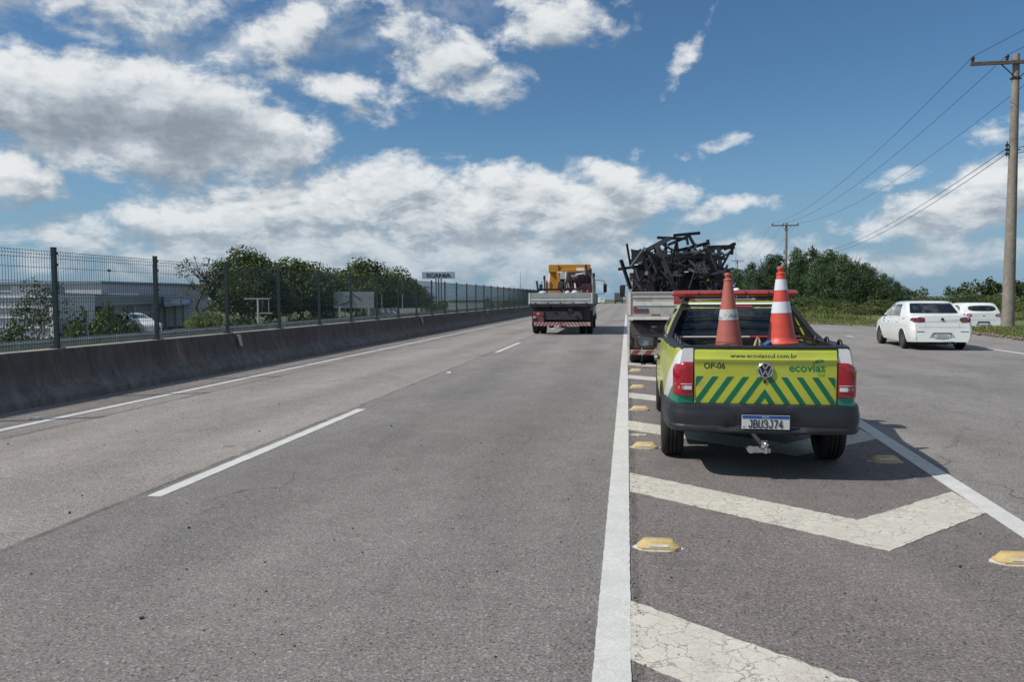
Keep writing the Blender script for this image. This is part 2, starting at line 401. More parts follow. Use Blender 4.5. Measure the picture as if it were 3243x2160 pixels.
# ------------------------------------------------------------------ mesh helpers
class MB:
    def __init__(self):
        self.v = []; self.f = []; self.mi = []; self.cur = 0

    def add(self, vs, fs):
        b = len(self.v)
        self.v += [tuple(p) for p in vs]
        self.f += [tuple(i + b for i in f) for f in fs]
        self.mi += [self.cur] * len(fs)
        return self

    def box(self, c, s, rot=None, taper=1.0):
        hx, hy, hz = s[0] / 2, s[1] / 2, s[2] / 2
        vs = [Vector((x * hx * (taper if z > 0 else 1), y * hy * (taper if z > 0 else 1), z * hz)) for z in (-1, 1) for y in (-1, 1) for x in (-1, 1)]
        if rot is not None:
            M_ = rot if isinstance(rot, Matrix) else Matrix.Rotation(rot[0], 3, 'X') if False else (Matrix.Rotation(rot[2], 3, 'Z') @ Matrix.Rotation(rot[1], 3, 'Y') @ Matrix.Rotation(rot[0], 3, 'X'))
            vs = [M_ @ p for p in vs]
        vs = [p + Vector(c) for p in vs]
        return self.add(vs, [(0, 2, 3, 1), (4, 5, 7, 6), (0, 1, 5, 4), (2, 6, 7, 3), (0, 4, 6, 2), (1, 3, 7, 5)])

    def b2(self, lo, hi):
        return self.box([(a + b) / 2 for a, b in zip(lo, hi)], [b - a for a, b in zip(lo, hi)])

    def frame(self, d):
        d = Vector(d).normalized()
        up = Vector((0, 0, 1)) if abs(d.z) < 0.95 else Vector((0, 1, 0))
        a = d.cross(up).normalized(); b = a.cross(d).normalized()
        return a, b

    def bar(self, p0, p1, w, h=None):
        h = h or w
        p0 = Vector(p0); p1 = Vector(p1); a, b = self.frame(p1 - p0)
        vs = [p + a * sx * w / 2 + b * sy * h / 2 for p in (p0, p1) for sx, sy in ((-1, -1), (1, -1), (1, 1), (-1, 1))]
        return self.add(vs, [(3, 2, 1, 0), (4, 5, 6, 7), (0, 1, 5, 4), (1, 2, 6, 5), (2, 3, 7, 6), (3, 0, 4, 7)])

    def ubar(self, p0, p1, w, t=0.012):          # channel section
        p0 = Vector(p0); p1 = Vector(p1); a, b = self.frame(p1 - p0)
        h = w * .42; pts = [(-w/2, -h), (w/2, -h), (w/2, h), (w/2-t, h), (w/2-t, -h+t), (-w/2+t, -h+t), (-w/2+t, h), (-w/2, h)]
        vs = [p + a * x + b * y for p in (p0, p1) for x, y in pts]
        n = 8
        return self.add(vs, [(i, (i+1) % n, n+(i+1) % n, n+i) for i in range(n)] + [tuple(range(n-1, -1, -1)), tuple(range(n, 2*n))])

    def tube(self, pts, r, n=8, closed=False, cap=True):
        pts = [Vector(p) for p in pts]; N_ = len(pts)
        rs = r if isinstance(r, (list, tuple)) else [r] * N_
        base = len(self.v); pa = None
        for i, p in enumerate(pts):
            if closed: d = pts[(i+1) % N_] - pts[i-1]
            else: d = pts[min(i+1, N_-1)] - pts[max(i-1, 0)]
            d.normalize()
            if pa is None: a, b = self.frame(d)
            else:
                a = (pa - d * pa.dot(d)).normalized(); b = a.cross(d)
            pa = a
            for k in range(n):
                t = 2 * math.pi * k / n
                self.v.append(tuple(p + (a * math.cos(t) + b * math.sin(t)) * rs[i]))
        segs = N_ if closed else N_ - 1
        for i in range(segs):
            j = (i + 1) % N_
            for k in range(n):
                k2 = (k+1) % n
                self.f.append((base+i*n+k, base+i*n+k2, base+j*n+k2, base+j*n+k)); self.mi.append(self.cur)
        if cap and not closed:
            self.f.append(tuple(base+k for k in range(n-1, -1, -1))); self.mi.append(self.cur)
            self.f.append(tuple(base+(N_-1)*n+k for k in range(n))); self.mi.append(self.cur)
        return self

    def lathe(self, prof, n=24, origin=(0, 0, 0), axis='Z', closed=False):
        """prof: (radius, height) list"""
        base = len(self.v); O = Vector(origin)
        for r, h in prof:
            for k in range(n):
                t = 2 * math.pi * k / n; c, s_ = math.cos(t) * r, math.sin(t) * r
                p = {'Z': (c, s_, h), 'X': (h, c, s_), 'Y': (s_, h, c)}[axis]
                self.v.append(tuple(O + Vector(p)))
        m = len(prof)
        for i in range(m if closed else m-1):
            j = (i+1) % m
            for k in range(n):
                k2 = (k+1) % n
                self.f.append((base+i*n+k, base+i*n+k2, base+j*n+k2, base+j*n+k)); self.mi.append(self.cur)
        if not closed:
            if prof[0][0] > 1e-6: self.f.append(tuple(base+k for k in range(n-1, -1, -1))); self.mi.append(self.cur)
            if prof[-1][0] > 1e-6: self.f.append(tuple(base+(m-1)*n+k for k in range(n))); self.mi.append(self.cur)
        return self

    def prism(self, poly, axis, a, b):
        """poly: 2D points; axis: axis of extrusion"""
        def P3(p, t):
            return {'X': (t, p[0], p[1]), 'Y': (p[0], t, p[1]), 'Z': (p[0], p[1], t)}[axis]
        n = len(poly)
        vs = [P3(p, a) for p in poly] + [P3(p, b) for p in poly]
        return self.add(vs, [tuple(range(n-1, -1, -1)), tuple(range(n, 2*n))] + [(i, (i+1) % n, n+(i+1) % n, n+i) for i in range(n)])

    def rings(self, rings, cap=True, close=True):
        base = len(self.v); n = len(rings[0])
        for r in rings: self.v += [tuple(p) for p in r]
        for i in range(len(rings)-1):
            for k in range(n if close else n-1):
                k2 = (k+1) % n
                self.f.append((base+i*n+k, base+i*n+k2, base+(i+1)*n+k2, base+(i+1)*n+k)); self.mi.append(self.cur)
        if cap:
            self.f.append(tuple(base+k for k in range(n-1, -1, -1))); self.mi.append(self.cur)
            self.f.append(tuple(base+(len(rings)-1)*n+k for k in range(n))); self.mi.append(self.cur)
        return self

    def mesh(self, name, m, smooth=None, fix=True):
        me = bpy.data.meshes.new(name)
        me.from_pydata(self.v, [], self.f)
        for x in (m if isinstance(m, (list, tuple)) else [m]): me.materials.append(x)
        if len(me.materials) > 1:
            me.polygons.foreach_set('material_index', self.mi)
        if fix:
            bm = bmesh.new(); bm.from_mesh(me)
            bmesh.ops.remove_doubles(bm, verts=bm.verts, dist=1e-5)
            bmesh.ops.recalc_face_normals(bm, faces=bm.faces)
            bm.to_mesh(me); bm.free()
        if smooth is not None:
            me.shade_smooth()
            try: me.set_sharp_from_angle(angle=R(smooth))
            except Exception: pass
        me.update()
        return me

    def build(self, name, m, parent=None, smooth=None, fix=True, bevel=0.0):
        o = bpy.data.objects.new(name, self.mesh(name, m, smooth, fix))
        C.objects.link(o)
        if parent: o.parent = parent
        if bevel:
            md = o.modifiers.new('edge', 'BEVEL'); md.width = bevel; md.segments = 2; md.limit_method = 'ANGLE'; md.angle_limit = R(40)
        return o


def tag(o, label=None, cat=None, group=None, kind=None):
    for k, v in (('label', label), ('category', cat), ('group', group), ('kind', kind)):
        if v: o[k] = v
    return o


def thing(name, label, cat, loc=(0, 0, 0), rz=0.0, group=None):
    o = bpy.data.objects.new(name, None); C.objects.link(o)
    o.empty_display_size = 0.2
    o.location = loc; o.rotation_euler = (0, 0, rz)
    return tag(o, label, cat, group)


def inst(name, me, parent=None, loc=(0, 0, 0), rot=(0, 0, 0), scale=(1, 1, 1)):
    o = bpy.data.objects.new(name, me); C.objects.link(o)
    if parent: o.parent = parent
    o.location = loc; o.rotation_euler = rot; o.scale = scale
    return o


def copy_tree(o, parent=None):
    c = o.copy(); C.objects.link(c)
    c.parent = parent
    for ch in list(o.children): copy_tree(ch, c)
    return c


def bvh_of(o):
    me = o.data
    return BVHTree.FromPolygons([v.co.copy() for v in me.vertices], [tuple(p.vertices) for p in me.polygons])


def conform(polys, axis, bvh, name, m, parent, off=0.004, thick=0.006, cell=0.05, start=None, tris=None, clip=None, smooth=60):
    """lay flat outlines (u, v) on a body. axis: 'rear' (u=x, v=z, seen from -y), 'left' (u=y,v=z from -x), 'right', 'top' (u=x,v=y), 'front'"""
    bm = bmesh.new()
    if tris:
        vs = [bm.verts.new((p[0], p[1], 0)) for p in tris[0]]
        for f in tris[1]:
            try: bm.faces.new([vs[i] for i in f])
            except Exception: pass
    for poly in polys or []:
        bm.faces.new([bm.verts.new((p[0], p[1], 0)) for p in poly])
    us = [v.co.x for v in bm.verts]; ws = [v.co.y for v in bm.verts]
    if cell:
        for lo, hi, no in ((min(us), max(us), (1, 0, 0)), (min(ws), max(ws), (0, 1, 0))):
            t = lo + cell
            while t < hi - 1e-4:
                bmesh.ops.bisect_plane(bm, geom=bm.verts[:] + bm.edges[:] + bm.faces[:], plane_co=(t, t, 0), plane_no=no)
                t += cell
    for co_, no_ in clip or []:
        bmesh.ops.bisect_plane(bm, geom=bm.verts[:] + bm.edges[:] + bm.faces[:], plane_co=(*co_, 0), plane_no=(*no_, 0), clear_outer=True)
    D = {'rear': Vector((0, 1, 0)), 'front': Vector((0, -1, 0)), 'left': Vector((1, 0, 0)), 'right': Vector((-1, 0, 0)), 'top': Vector((0, 0, -1))}[axis]

    def to3(u, w):
        return Vector((u, 0, w)) if axis in ('rear', 'front') else Vector((0, u, w)) if axis in ('left', 'right') else Vector((u, w, 0))
    hits = {}; good = []
    for v in bm.verts:
        o = to3(v.co.x, v.co.y) - D * 20
        h = bvh.ray_cast(o, D, 40)
        if h[0] is not None:
            hits[v] = h[0]; good.append(h[0])
        else: hits[v] = None
    if not good:
        bm.free(); return None
    for v in bm.verts:
        base = to3(v.co.x, v.co.y)
        if hits[v] is None:
            near = min(good, key=lambda g: (g - base - D * (g - base).dot(D)).length)
            dep = near.dot(D)
        else: dep = hits[v].dot(D)
        v.co = base - D * base.dot(D) + D * (dep - off)
    bm.normal_update()
    if thick:
        ex = bmesh.ops.extrude_face_region(bm, geom=bm.faces[:])
        nv = [g for g in ex['geom'] if isinstance(g, bmesh.types.BMVert)]
        bmesh.ops.translate(bm, verts=nv, vec=D * thick)
    bmesh.ops.recalc_face_normals(bm, faces=bm.faces)
    me = bpy.data.meshes.new(name); bm.to_mesh(me); bm.free()
    me.materials.append(m)
    if smooth:
        me.shade_smooth()
        try: me.set_sharp_from_angle(angle=R(smooth))
        except Exception: pass
    o = bpy.data.objects.new(name, me); C.objects.link(o); o.parent = parent
    return o


def text_tris(s, cx, cz, width, height, slant=0.0, spacing=1.0, bold=0.0):
    cu = bpy.data.curves.new('t', 'FONT'); cu.body = s; cu.size = 1; cu.resolution_u = 3; cu.space_character = spacing
    cu.offset = bold
    ob = bpy.data.objects.new('t', cu); C.objects.link(ob)
    bpy.context.view_layer.update()
    me = bpy.data.meshes.new_from_object(ob.evaluated_get(bpy.context.evaluated_depsgraph_get()))
    vs = [(v.co.x, v.co.y) for v in me.vertices]; fs = [tuple(p.vertices) for p in me.polygons]
    bpy.data.objects.remove(ob); bpy.data.curves.remove(cu); bpy.data.meshes.remove(me)
    x0, x1 = min(p[0] for p in vs), max(p[0] for p in vs); y0, y1 = min(p[1] for p in vs), max(p[1] for p in vs)
    out = []
    for x, y in vs:
        u = (x - x0) / (x1 - x0) - 0.5; w = (y - y0) / (y1 - y0) - 0.5
        out.append((cx + u * width + slant * w * height, cz + w * height))
    return out, fs


def text_obj(name, s, loc, width, height, axis, m, parent, thick=0.004, bold=0.0, flip=False):
    vs, fs = text_tris(s, 0, 0, width, height, bold=bold)
    mb = MB()
    pts = [(x * (-1 if flip else 1), 0, y) if axis == 'Y' else (0, x, y) for x, y in vs]
    pts = [tuple(Vector(p) + Vector(loc)) for p in pts]
    d = Vector((0, thick, 0)) if axis == 'Y' else Vector((thick, 0, 0))
    mb.add(pts, fs); n = len(pts)
    mb.add([tuple(Vector(p) + d) for p in pts], [tuple(reversed(f)) for f in fs])
    return mb.build(name, m, parent, fix=False)

# ------------------------------------------------------------------ palette
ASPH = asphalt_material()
P_WHITE = paint_material('white_road_paint', (0.56, 0.555, 0.53), crack=0.25, wear=0.55, cscale=14)
P_DASH = paint_material('dash_road_paint', (0.55, 0.545, 0.52), crack=0.0, wear=0.9)
P_CREAM = paint_material('cream_cracked_paint', (0.535, 0.505, 0.435), crack=0.85, wear=0.8, cscale=10.5)
CONC = mat('dark_stained_concrete', (0.150, 0.140, 0.142), 0.9, var=0.25, vscale=1.6, fine=0.12, fscale=45, bump=0.004, bscale=60, dirt=(0.075, 0.066, 0.064), dscale=1.1, dlo=0.42, dhi=0.75)
CONC_L = mat('pale_concrete', (0.36, 0.34, 0.31), 0.9, var=0.15, fine=0.1)
GREEN_P = mat('green_coated_steel', (0.009, 0.026, 0.029), 0.45, var=0.15, vscale=2)
GALV = mat('galvanised_steel', (0.55, 0.55, 0.53), 0.5, metal=0.15, var=0.25, vscale=2.0, dirt=(0.19, 0.165, 0.14), dscale=2.5)
BLACK = mat('black_plastic', (0.014, 0.014, 0.016), 0.45, var=0.1)
RUBBER = mat('tyre_rubber', (0.018, 0.018, 0.019), 0.85, var=0.2, dirt=(0.07, 0.062, 0.055), dscale=3, dlo=0.5, dhi=0.8)
DARKM = mat('dark_underbody_metal', (0.022, 0.021, 0.021), 0.7, var=0.3, dirt=(0.06, 0.05, 0.042), dscale=2.5)
CHROME = mat('bright_metal', (0.62, 0.62, 0.60), 0.22, metal=1.0, var=0.05)
ALU = mat('dull_aluminium', (0.40, 0.40, 0.40), 0.4, metal=0.8, var=0.1)
GLASS_D = mat('dark_tinted_glass', (0.012, 0.016, 0.020), 0.06, var=0.02, coat=0.6)
GRASS_G = mat('grass_soil', (0.075, 0.092, 0.030), 0.95, var=0.3, vscale=0.6, fine=0.2, fscale=12, dirt=(0.15, 0.12, 0.075), dscale=0.8, dlo=0.52, dhi=0.75)
WOOD = mat('weathered_pole_wood', (0.23, 0.20, 0.165), 0.85, var=0.3, vscale=4, dirt=(0.12, 0.10, 0.085), dscale=2.0)


# ------------------------------------------------------------------ ground, road
def road_z(y):
    return 0.0 if y < 185 else -((y - 185) ** 2) / 3600.0 if y < 290 else -3.06 - (y - 290) * 0.05 if y < 400 else -8.6


def ground_z(x, y):
    if x < -9.2:
        pts = [(-9.2, -0.07), (-12, -0.10), (-17, -0.35), (-23, -1.7), (-31, -2.6), (-2000, -3.0)]
    else:
        pts = [(-9.2, -0.07), (7.0, -0.07), (9.0, -0.6), (2000, -1.4)]
    z = pts[-1][1]
    for (xa, za), (xb, zb) in zip(pts, pts[1:]):
        lo, hi = min(xa, xb), max(xa, xb)
        if lo <= x <= hi:
            z = za + (zb - za) * (x - xa) / (xb - xa); break
    return min(z, z + road_z(y) * 1.0) if y > 185 else z


gx = [-3000, -1200, -500, -200, -100, -60, -45, -31, -27, -23, -20, -17, -14, -12, -9.2, -6, 0, 7, 9, 15, 30, 60, 120, 200, 500, 1200, 3000]
gy = [-300, -60, -20, 0, 20, 40, 60, 80, 100, 130, 160, 185, 200, 215, 230, 250, 270, 290, 330, 400, 600, 1000, 2000, 4500]
mb = MB()
mb.add([(x, y, ground_z(x, y)) for y in gy for x in gx],
       [(j*len(gx)+i, j*len(gx)+i+1, (j+1)*len(gx)+i+1, (j+1)*len(gx)+i) for j in range(len(gy)-1) for i in range(len(gx)-1)])
tag(mb.build('ground', GRASS_G, smooth=60), kind='structure')

EDGE = [(-30, 7.9), (0, 10.8), (12, 12.3), (20, 12.6), (26.9, 12.8), (32.3, 13.2), (35.5, 12.9), (39, 11.9), (42.7, 9.6), (50, 8.3), (60, 7.8), (90, 7.4), (230, 7.2), (400, 7.2)]


def edge_x(y):
    for (ya, xa), (yb, xb) in zip(EDGE, EDGE[1:]):
        if ya <= y <= yb: return xa + (xb - xa) * (y - ya) / (yb - ya)
    return EDGE[-1][1]


def gore_x(y):
    return 2.20 + 0.05 * y


ys = [-30, -10] + list(range(0, 60, 1)) + list(range(60, 184, 6)) + list(range(185, 400, 6))
mb = MB()
xs_t = [0, 0.1, 0.2, 0.35, 0.5, 0.65, 0.8, 1.0]
mb.add([(-8.9 + (edge_x(y) + 8.9) * t, y, road_z(y)) for y in ys for t in xs_t],
       [(j*8+i, j*8+i+1, (j+1)*8+i+1, (j+1)*8+i) for j in range(len(ys)-1) for i in range(7)])
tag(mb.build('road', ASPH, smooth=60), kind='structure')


def strip(name, pts, m, z=0.004, parent=None, cell=None):
    """painted marking: closed outline, a thin sheet with a slight thickness"""
    mb_ = MB(); mb_.prism(pts, 'Z', z - 0.0035, z)
    o = mb_.build(name, m, parent)
    return tag(o, kind='structure')


def ragged(x0, x1, y0, y1, seed, amp=0.006, step=0.12):
    """long stripe with slightly uneven sides"""
    rnd = random.Random(seed); n = max(2, int((y1 - y0) / step)); L = []; Rr = []
    for i in range(n + 1):
        y = y0 + (y1 - y0) * i / n
        L.append((x0 + rnd.uniform(-amp, amp), y)); Rr.append((x1 + rnd.uniform(-amp, amp), y))
    return L + Rr[::-1]


mb = MB()
for a, b in ((-8, 0), (0, 14), (14, 40), (40, 185)):
    pts = ragged(-0.128, 0.020, a, b, a + 9, 0.0022, 0.035 if b < 15 else 0.5 if b < 41 else 10)
    mb.prism(pts, 'Z', 0.001, 0.0055)
prev = 185
for y in range(191, 300, 6):
    mb.add([(-0.128, prev, road_z(prev)+.01), (0.02, prev, road_z(prev)+.01), (0.02, y, road_z(y)+.01), (-0.128, y, road_z(y)+.01)], [(0, 1, 2, 3)]); prev = y
tag(mb.build('edge_line', P_WHITE), kind='structure')
mb = MB()
for a, b in ((-8, 40), (40, 185)):
    mb.prism(ragged(-7.08, -6.94, a, b, 5 + a, 0.008, 0.3 if b < 41 else 6), 'Z', 0.001, 0.005)
tag(mb.build('left_edge_line', P_WHITE), kind='structure')
for k in range(-1, 12):
    y0 = 5.15 + 15.1 * k
    pts = ragged(-3.55, -3.43, y0, y0 + 4.5, 70 + k, 0.004, 0.12)
    strip('lane_dash', pts, P_DASH)
# line between gore and the right carriageway, and the outer line of the right carriageway
mb = MB()
pl = [(gore_x(y) - 0.07, y) for y in (-6, 0, 4, 8, 14, 22, 40)] + [(gore_x(y) + 0.08, y) for y in (40, 22, 14, 8, 4, 0, -6)]
mb.prism(pl, 'Z', 0.001, 0.005)
tag(mb.build('gore_line', P_WHITE), kind='structure')
strip('outer_line', ragged(9.80, 9.93, 2, 23.2, 33, 0.006, 0.3), P_WHITE)
strip('outer_line', ragged(7.98, 8.10, 28.9, 29.6, 34, 0.006, 0.3), P_WHITE)
strip('outer_line', ragged(6.9, 7.0, 60, 184, 35, 0.006, 6), P_WHITE)
# chevrons of the painted nose: long left arm, short right arm
for k in range(-1, 6):
    y0 = 6.07 + 2.72 * k
    wl = 0.60
    ax = 1.50 + 0.05 * (k) * 1.2
    ay = y0 - 0.86 * (ax - 0.03)
    rx = gore_x(ay + 0.9) - 0.075
    ry = ay + (rx - ax) * 0.98
    rnd = random.Random(k + 50)
    j = lambda: rnd.uniform(-0.008, 0.008)
    top = []; bot = []
    for i in range(49):
        t = i / 48; x = 0.026 + (ax - 0.026) * t
        top.append((x + j(), y0 + 0.30 - 0.84 * (x - 0.026) + j() + 0.06 * t))
        bot.append((x + j(), y0 - 0.31 - 0.80 * (x - 0.026) + j()))
    for i in range(1, 25):
        t = i / 24; x = ax + (rx - ax) * t
        top.append((x + (0 if i == 24 else j()), top[48][1] + (x - ax) * 0.95 + j()))
        bot.append((x + (0 if i == 24 else j()), bot[48][1] + (x - ax) * 1.00 + j()))
    strip('chevron', top + bot[::-1], P_CREAM, z=0.0045)

# yellow raised studs
STUD = mat('yellow_stud_resin', (0.50, 0.375, 0.165), 0.7, var=0.2, vscale=14, fine=0.15, fscale=120, dirt=(0.30, 0.22, 0.12), dscale=9, dlo=0.55, dhi=0.75)
STUD_R = mat('stud_reflector', (0.50, 0.47, 0.42), 0.3, var=0.2, vscale=40)
LUMP = mat('white_glue', (0.55, 0.52, 0.48), 0.9, var=0.3, vscale=20)


def make_stud():
    t = thing('road_stud', 'x', 'road stud')
    mb_ = MB()
    lx, ly, hz = 0.122, 0.058, 0.054

    def ring(fx, fy, z, ch):
        a, b = lx * fx, ly * fy
        return [(-a+ch, -b, z), (a-ch, -b, z), (a, -b+ch, z), (a, b-ch, z), (a-ch, b, z), (-a+ch, b, z), (-a, b-ch, z), (-a, -b+ch, z)]
    mb_.rings([ring(1, 1, 0.001, 0.03), ring(1, 1, 0.018, 0.03), ring(0.93, .92, 0.024, 0.028), ring(0.70, 0.62, hz - 0.003, 0.012), ring(0.66, 0.58, hz, 0.011)])
    mb_.build('stud_body', STUD, t, smooth=35)
    mb_ = MB(); mb_.box((0, 0, 0), (0.115, 0.008, 0.020), (R(-48), 0, 0))
    o = mb_.build('reflector', STUD_R, t); o.location = (0, -0.0475, 0.030)
    mb_ = MB(); rnd = random.Random(3)
    pts = [(0.145 * math.cos(a) * rnd.uniform(.93, 1.07), 0.072 * math.sin(a) * rnd.uniform(.93, 1.1)) for a in np.linspace(0, 2*math.pi, 22)[:-1]]
    mb_.prism(pts, 'Z', 0.0008, 0.006); mb_.build('glue_pad', LUMP, t)
    return t


stud0 = make_stud()
first = True
for (x, y, rz, lab) in [
    (0.185, 4.46, 0.02, 'large yellow raised road stud between the two nearest chevrons beside the white line'),
    (0.18, 7.48, -0.03, 'yellow raised road stud left of the pickup rear wheel'),
    (0.175, 10.0, 0.03, 'yellow road stud beside the white line level with the pickup front wheel'),
    (0.18, 12.45, 0.0, 'yellow road stud beside the white line just ahead of the pickup'),
    (0.18, 15.25, 0.0, 'farthest yellow road stud, under the tail of the loaded truck'),
    (2.13, 4.48, 0.05, 'yellow road stud at the right edge of the photo beside the slanting line'),
    (2.27, 7.10, 0.0, 'yellow road stud lying in the shadow right of the pickup'),
]:
    s_ = stud0 if first else copy_tree(stud0)
    first = False
    s_.location = (x, y, 0); s_.rotation_euler = (0, 0, rz)
    tag(s_, lab, 'road stud', 'yellow studs along the painted nose')
mb = MB(); rnd = random.Random(9)
mb.prism([(0.11 * math.cos(a) * rnd.uniform(.6, 1.1), 0.05 * math.sin(a) * rnd.uniform(.6, 1.1)) for a in np.linspace(0, 2*math.pi, 18)[:-1]], 'Z', 0.0008, 0.007)
for i in range(9):
    mb.box((rnd.uniform(-.08, .08), rnd.uniform(-.03, .03), 0.009), (rnd.uniform(.01, .03), rnd.uniform(.01, .02), 0.008), (0, 0, rnd.uniform(0, 3)))
o = mb.build('stud_remnant', LUMP); o.location = (0.12, 8.15, 0)
tag(o, 'broken white glue patch where a road stud came off beside the white line', 'road stud')
mb = MB(); mb.box((0, 0, 0.012), (0.10, 0.09, 0.022), taper=0.7)
wst = mb.build('lane_marker', LUMP); wst.location = (-3.46, 14.6, 0)
tag(wst, 'small white square marker on the lane seam between the dashes', 'road marker', 'small white road markers')
o = wst.copy(); C.objects.link(o); o.location = (-7.22, 8.35, 0); o.scale = (1.2, 1.2, 1)
tag(o, 'small white marker at the foot of the barrier at the left edge', 'road marker', 'small white road markers')

# loose grit: tiny dark stones on the asphalt
mb = MB(); rnd = random.Random(21)
for i in range(420):
    x = rnd.uniform(-7, 4.2); y = rnd.uniform(2.6, 12); s_ = rnd.uniform(0.002, 0.0065) * (1 if rnd.random() < .93 else 1.9)
    mb.box((x, y, s_ * 0.4), (s_ * 2, s_ * 1.5, s_), (rnd.random(), rnd.random(), rnd.random() * 3))
tag(mb.build('grit', mat('dark_grit', (0.06, 0.055, 0.05), 0.9, var=0.5, vscale=3), fix=False), 'loose dark stones scattered over the asphalt', 'grit', kind='stuff')
mb = MB(); rnd = random.Random(22)
for i in range(900):
    y = rnd.uniform(2.6, 13); x = 0.03 + abs(rnd.gauss(0, 0.03)) if i % 3 else -7.6 - rnd.random() * .4
    s_ = rnd.uniform(0.002, 0.007)
    mb.box((x, y, s_ * 0.4), (s_ * 2, s_ * 1.5, s_), (rnd.random(), rnd.random(), rnd.random() * 3))
tag(mb.build('gravel', mat('pale_gravel', (0.2, 0.18, 0.16), 0.9, var=0.6, vscale=5), fix=False), 'fine gravel gathered along the white line', 'gravel', kind='stuff')

# ------------------------------------------------------------------ verge on the right
def verge_z(d, x, y):
    prof = [(0, -0.03), (0.12, 0.035), (0.5, 0.07), (2, 0.10), (8, 0.12), (30, 0.25), (90, 0.5)]
    z = prof[-1][1]
    for (a, za), (b, zb) in zip(prof, prof[1:]):
        if a <= d <= b: z = za + (zb - za) * (d - a) / (b - a); break
    if 13.6 < x < 20.5 and 35.4 < y < 56: z = -0.42
    return z + road_z(y)


vd = [0, 0.12, 0.5, 0.9, 1.4, 2, 2.6, 3.2, 4, 5, 6, 7, 8, 9, 10, 12, 14, 17, 22, 30, 45, 90]
vy = [-30, -10, 0] + [5 + 2 * i for i in range(10)] + [25 + i for i in range(9)] + [34 + .5 * i for i in range(12)] + list(range(40, 60, 1)) + list(range(60, 185, 6)) + list(range(185, 400, 8))
mb = MB()
rnd = random.Random(4)
vv = []
for y in vy:
    for i, d in enumerate(vd):
        x = edge_x(y) + d
        vv.append((x + (rnd.uniform(-.09, .05) if i == 0 and y < 60 else 0), y, verge_z(d, x, y) + (rnd.uniform(-.012, .012) if 0 < i < 18 else 0)))
n_ = len(vd)
mb.add(vv, [(j*n_+i, j*n_+i+1, (j+1)*n_+i+1, (j+1)*n_+i) for j in range(len(vy)-1) for i in range(n_-1)])
VERGE = mat('verge_turf', (0.105, 0.130, 0.042), 0.95, var=0.35, vscale=1.2, fine=0.2, fscale=15, dirt=(0.20, 0.175, 0.12), dscale=0.9, dlo=0.56, dhi=0.74)
tag(mb.build('grass_verge', VERGE, smooth=60), kind='structure')
mb = MB(); mb.add([(12.9, 35.2, -0.33), (21.0, 35.2, -0.33), (21.0, 57, -0.33), (12.9, 57, -0.33)], [(0, 1, 2, 3)])
tag(mb.build('side_road', mat('side_asphalt', (0.2, 0.19, 0.18), 0.9, var=0.2, fine=0.1)), kind='structure')
# dirt and broken stone along the pavement edge
mb = MB(); rnd = random.Random(6)
for i in range(900):
    y = rnd.uniform(18, 46); d = rnd.gauss(0.08, 0.12); s_ = rnd.uniform(0.015, 0.06)
    mb.box((edge_x(y) + d, y, 0.02 + s_ * .3), (s_ * 2, s_ * 1.8, s_), (rnd.random(), rnd.random(), rnd.random() * 3))
tag(mb.build('rubble_edge', mat('edge_rubble', (0.19, 0.145, 0.11), 0.95, var=0.5, vscale=3), fix=False), 'broken reddish stones and soil along the pavement edge', 'rubble', kind='stuff')

# grass blades on the verge
def blades(name, n, region, h, col, col2, label, seed, wide=0.012):
    rs = np.random.RandomState(seed); V_ = []; F_ = []
    k = 0; tries = 0
    while k < n and tries < n * 4:
        tries += 1
        x, y = region(rs)
        if x is None: continue
        d = x - edge_x(y)
        if d < 0.15 or (13.4 < x < 20.7 and 35.2 < y < 56.5): continue
        z0 = verge_z(d, x, y)
        hh = h * rs.uniform(0.5, 1.4)
        for b in range(4):
            a = rs.uniform(0, 6.28); r = rs.uniform(0, .06); lx, ly = math.cos(a), math.sin(a)
            bx, by = x + lx * r, y + ly * r
            px, py = -ly * wide, lx * wide
            i0 = len(V_)
            ln = rs.uniform(.1, .5) * hh
            V_ += [(bx-px, by-py, z0-.02), (bx+px, by+py, z0-.02), (bx+lx*ln*.4+px*.7, by+ly*ln*.4+py*.7, z0+hh*.6), (bx+lx*ln*.4-px*.7, by+ly*ln*.4-py*.7, z0+hh*.6), (bx+lx*ln, by+ly*ln, z0+hh*rs.uniform(.85, 1.1))]
            F_ += [(i0, i0+1, i0+2, i0+3), (i0+3, i0+2, i0+4)]
        k += 1
    mb_ = MB(); mb_.add(V_, F_)
    return tag(mb_.build(name, leaf_material(name + '_leaf', col, col2, 0.3), fix=False), label, 'grass', kind='stuff')


blades('grass', 15000, lambda r: ((lambda y: (edge_x(y) + 0.1 + r.rand() ** 1.5 * 9, y))(r.uniform(19, 58))), 0.10, (0.11, 0.145, 0.04), (0.20, 0.21, 0.085), 'short patchy grass growing on the right verge', 1)
blades('tall_grass', 9000, lambda r: ((lambda y: (edge_x(y) + 2.5 + r.rand() * 22, y))(r.uniform(44, 75))), 0.24, (0.10, 0.14, 0.045), (0.18, 0.19, 0.07), 'tall pale green grass in front of the bushes', 2, 0.03)

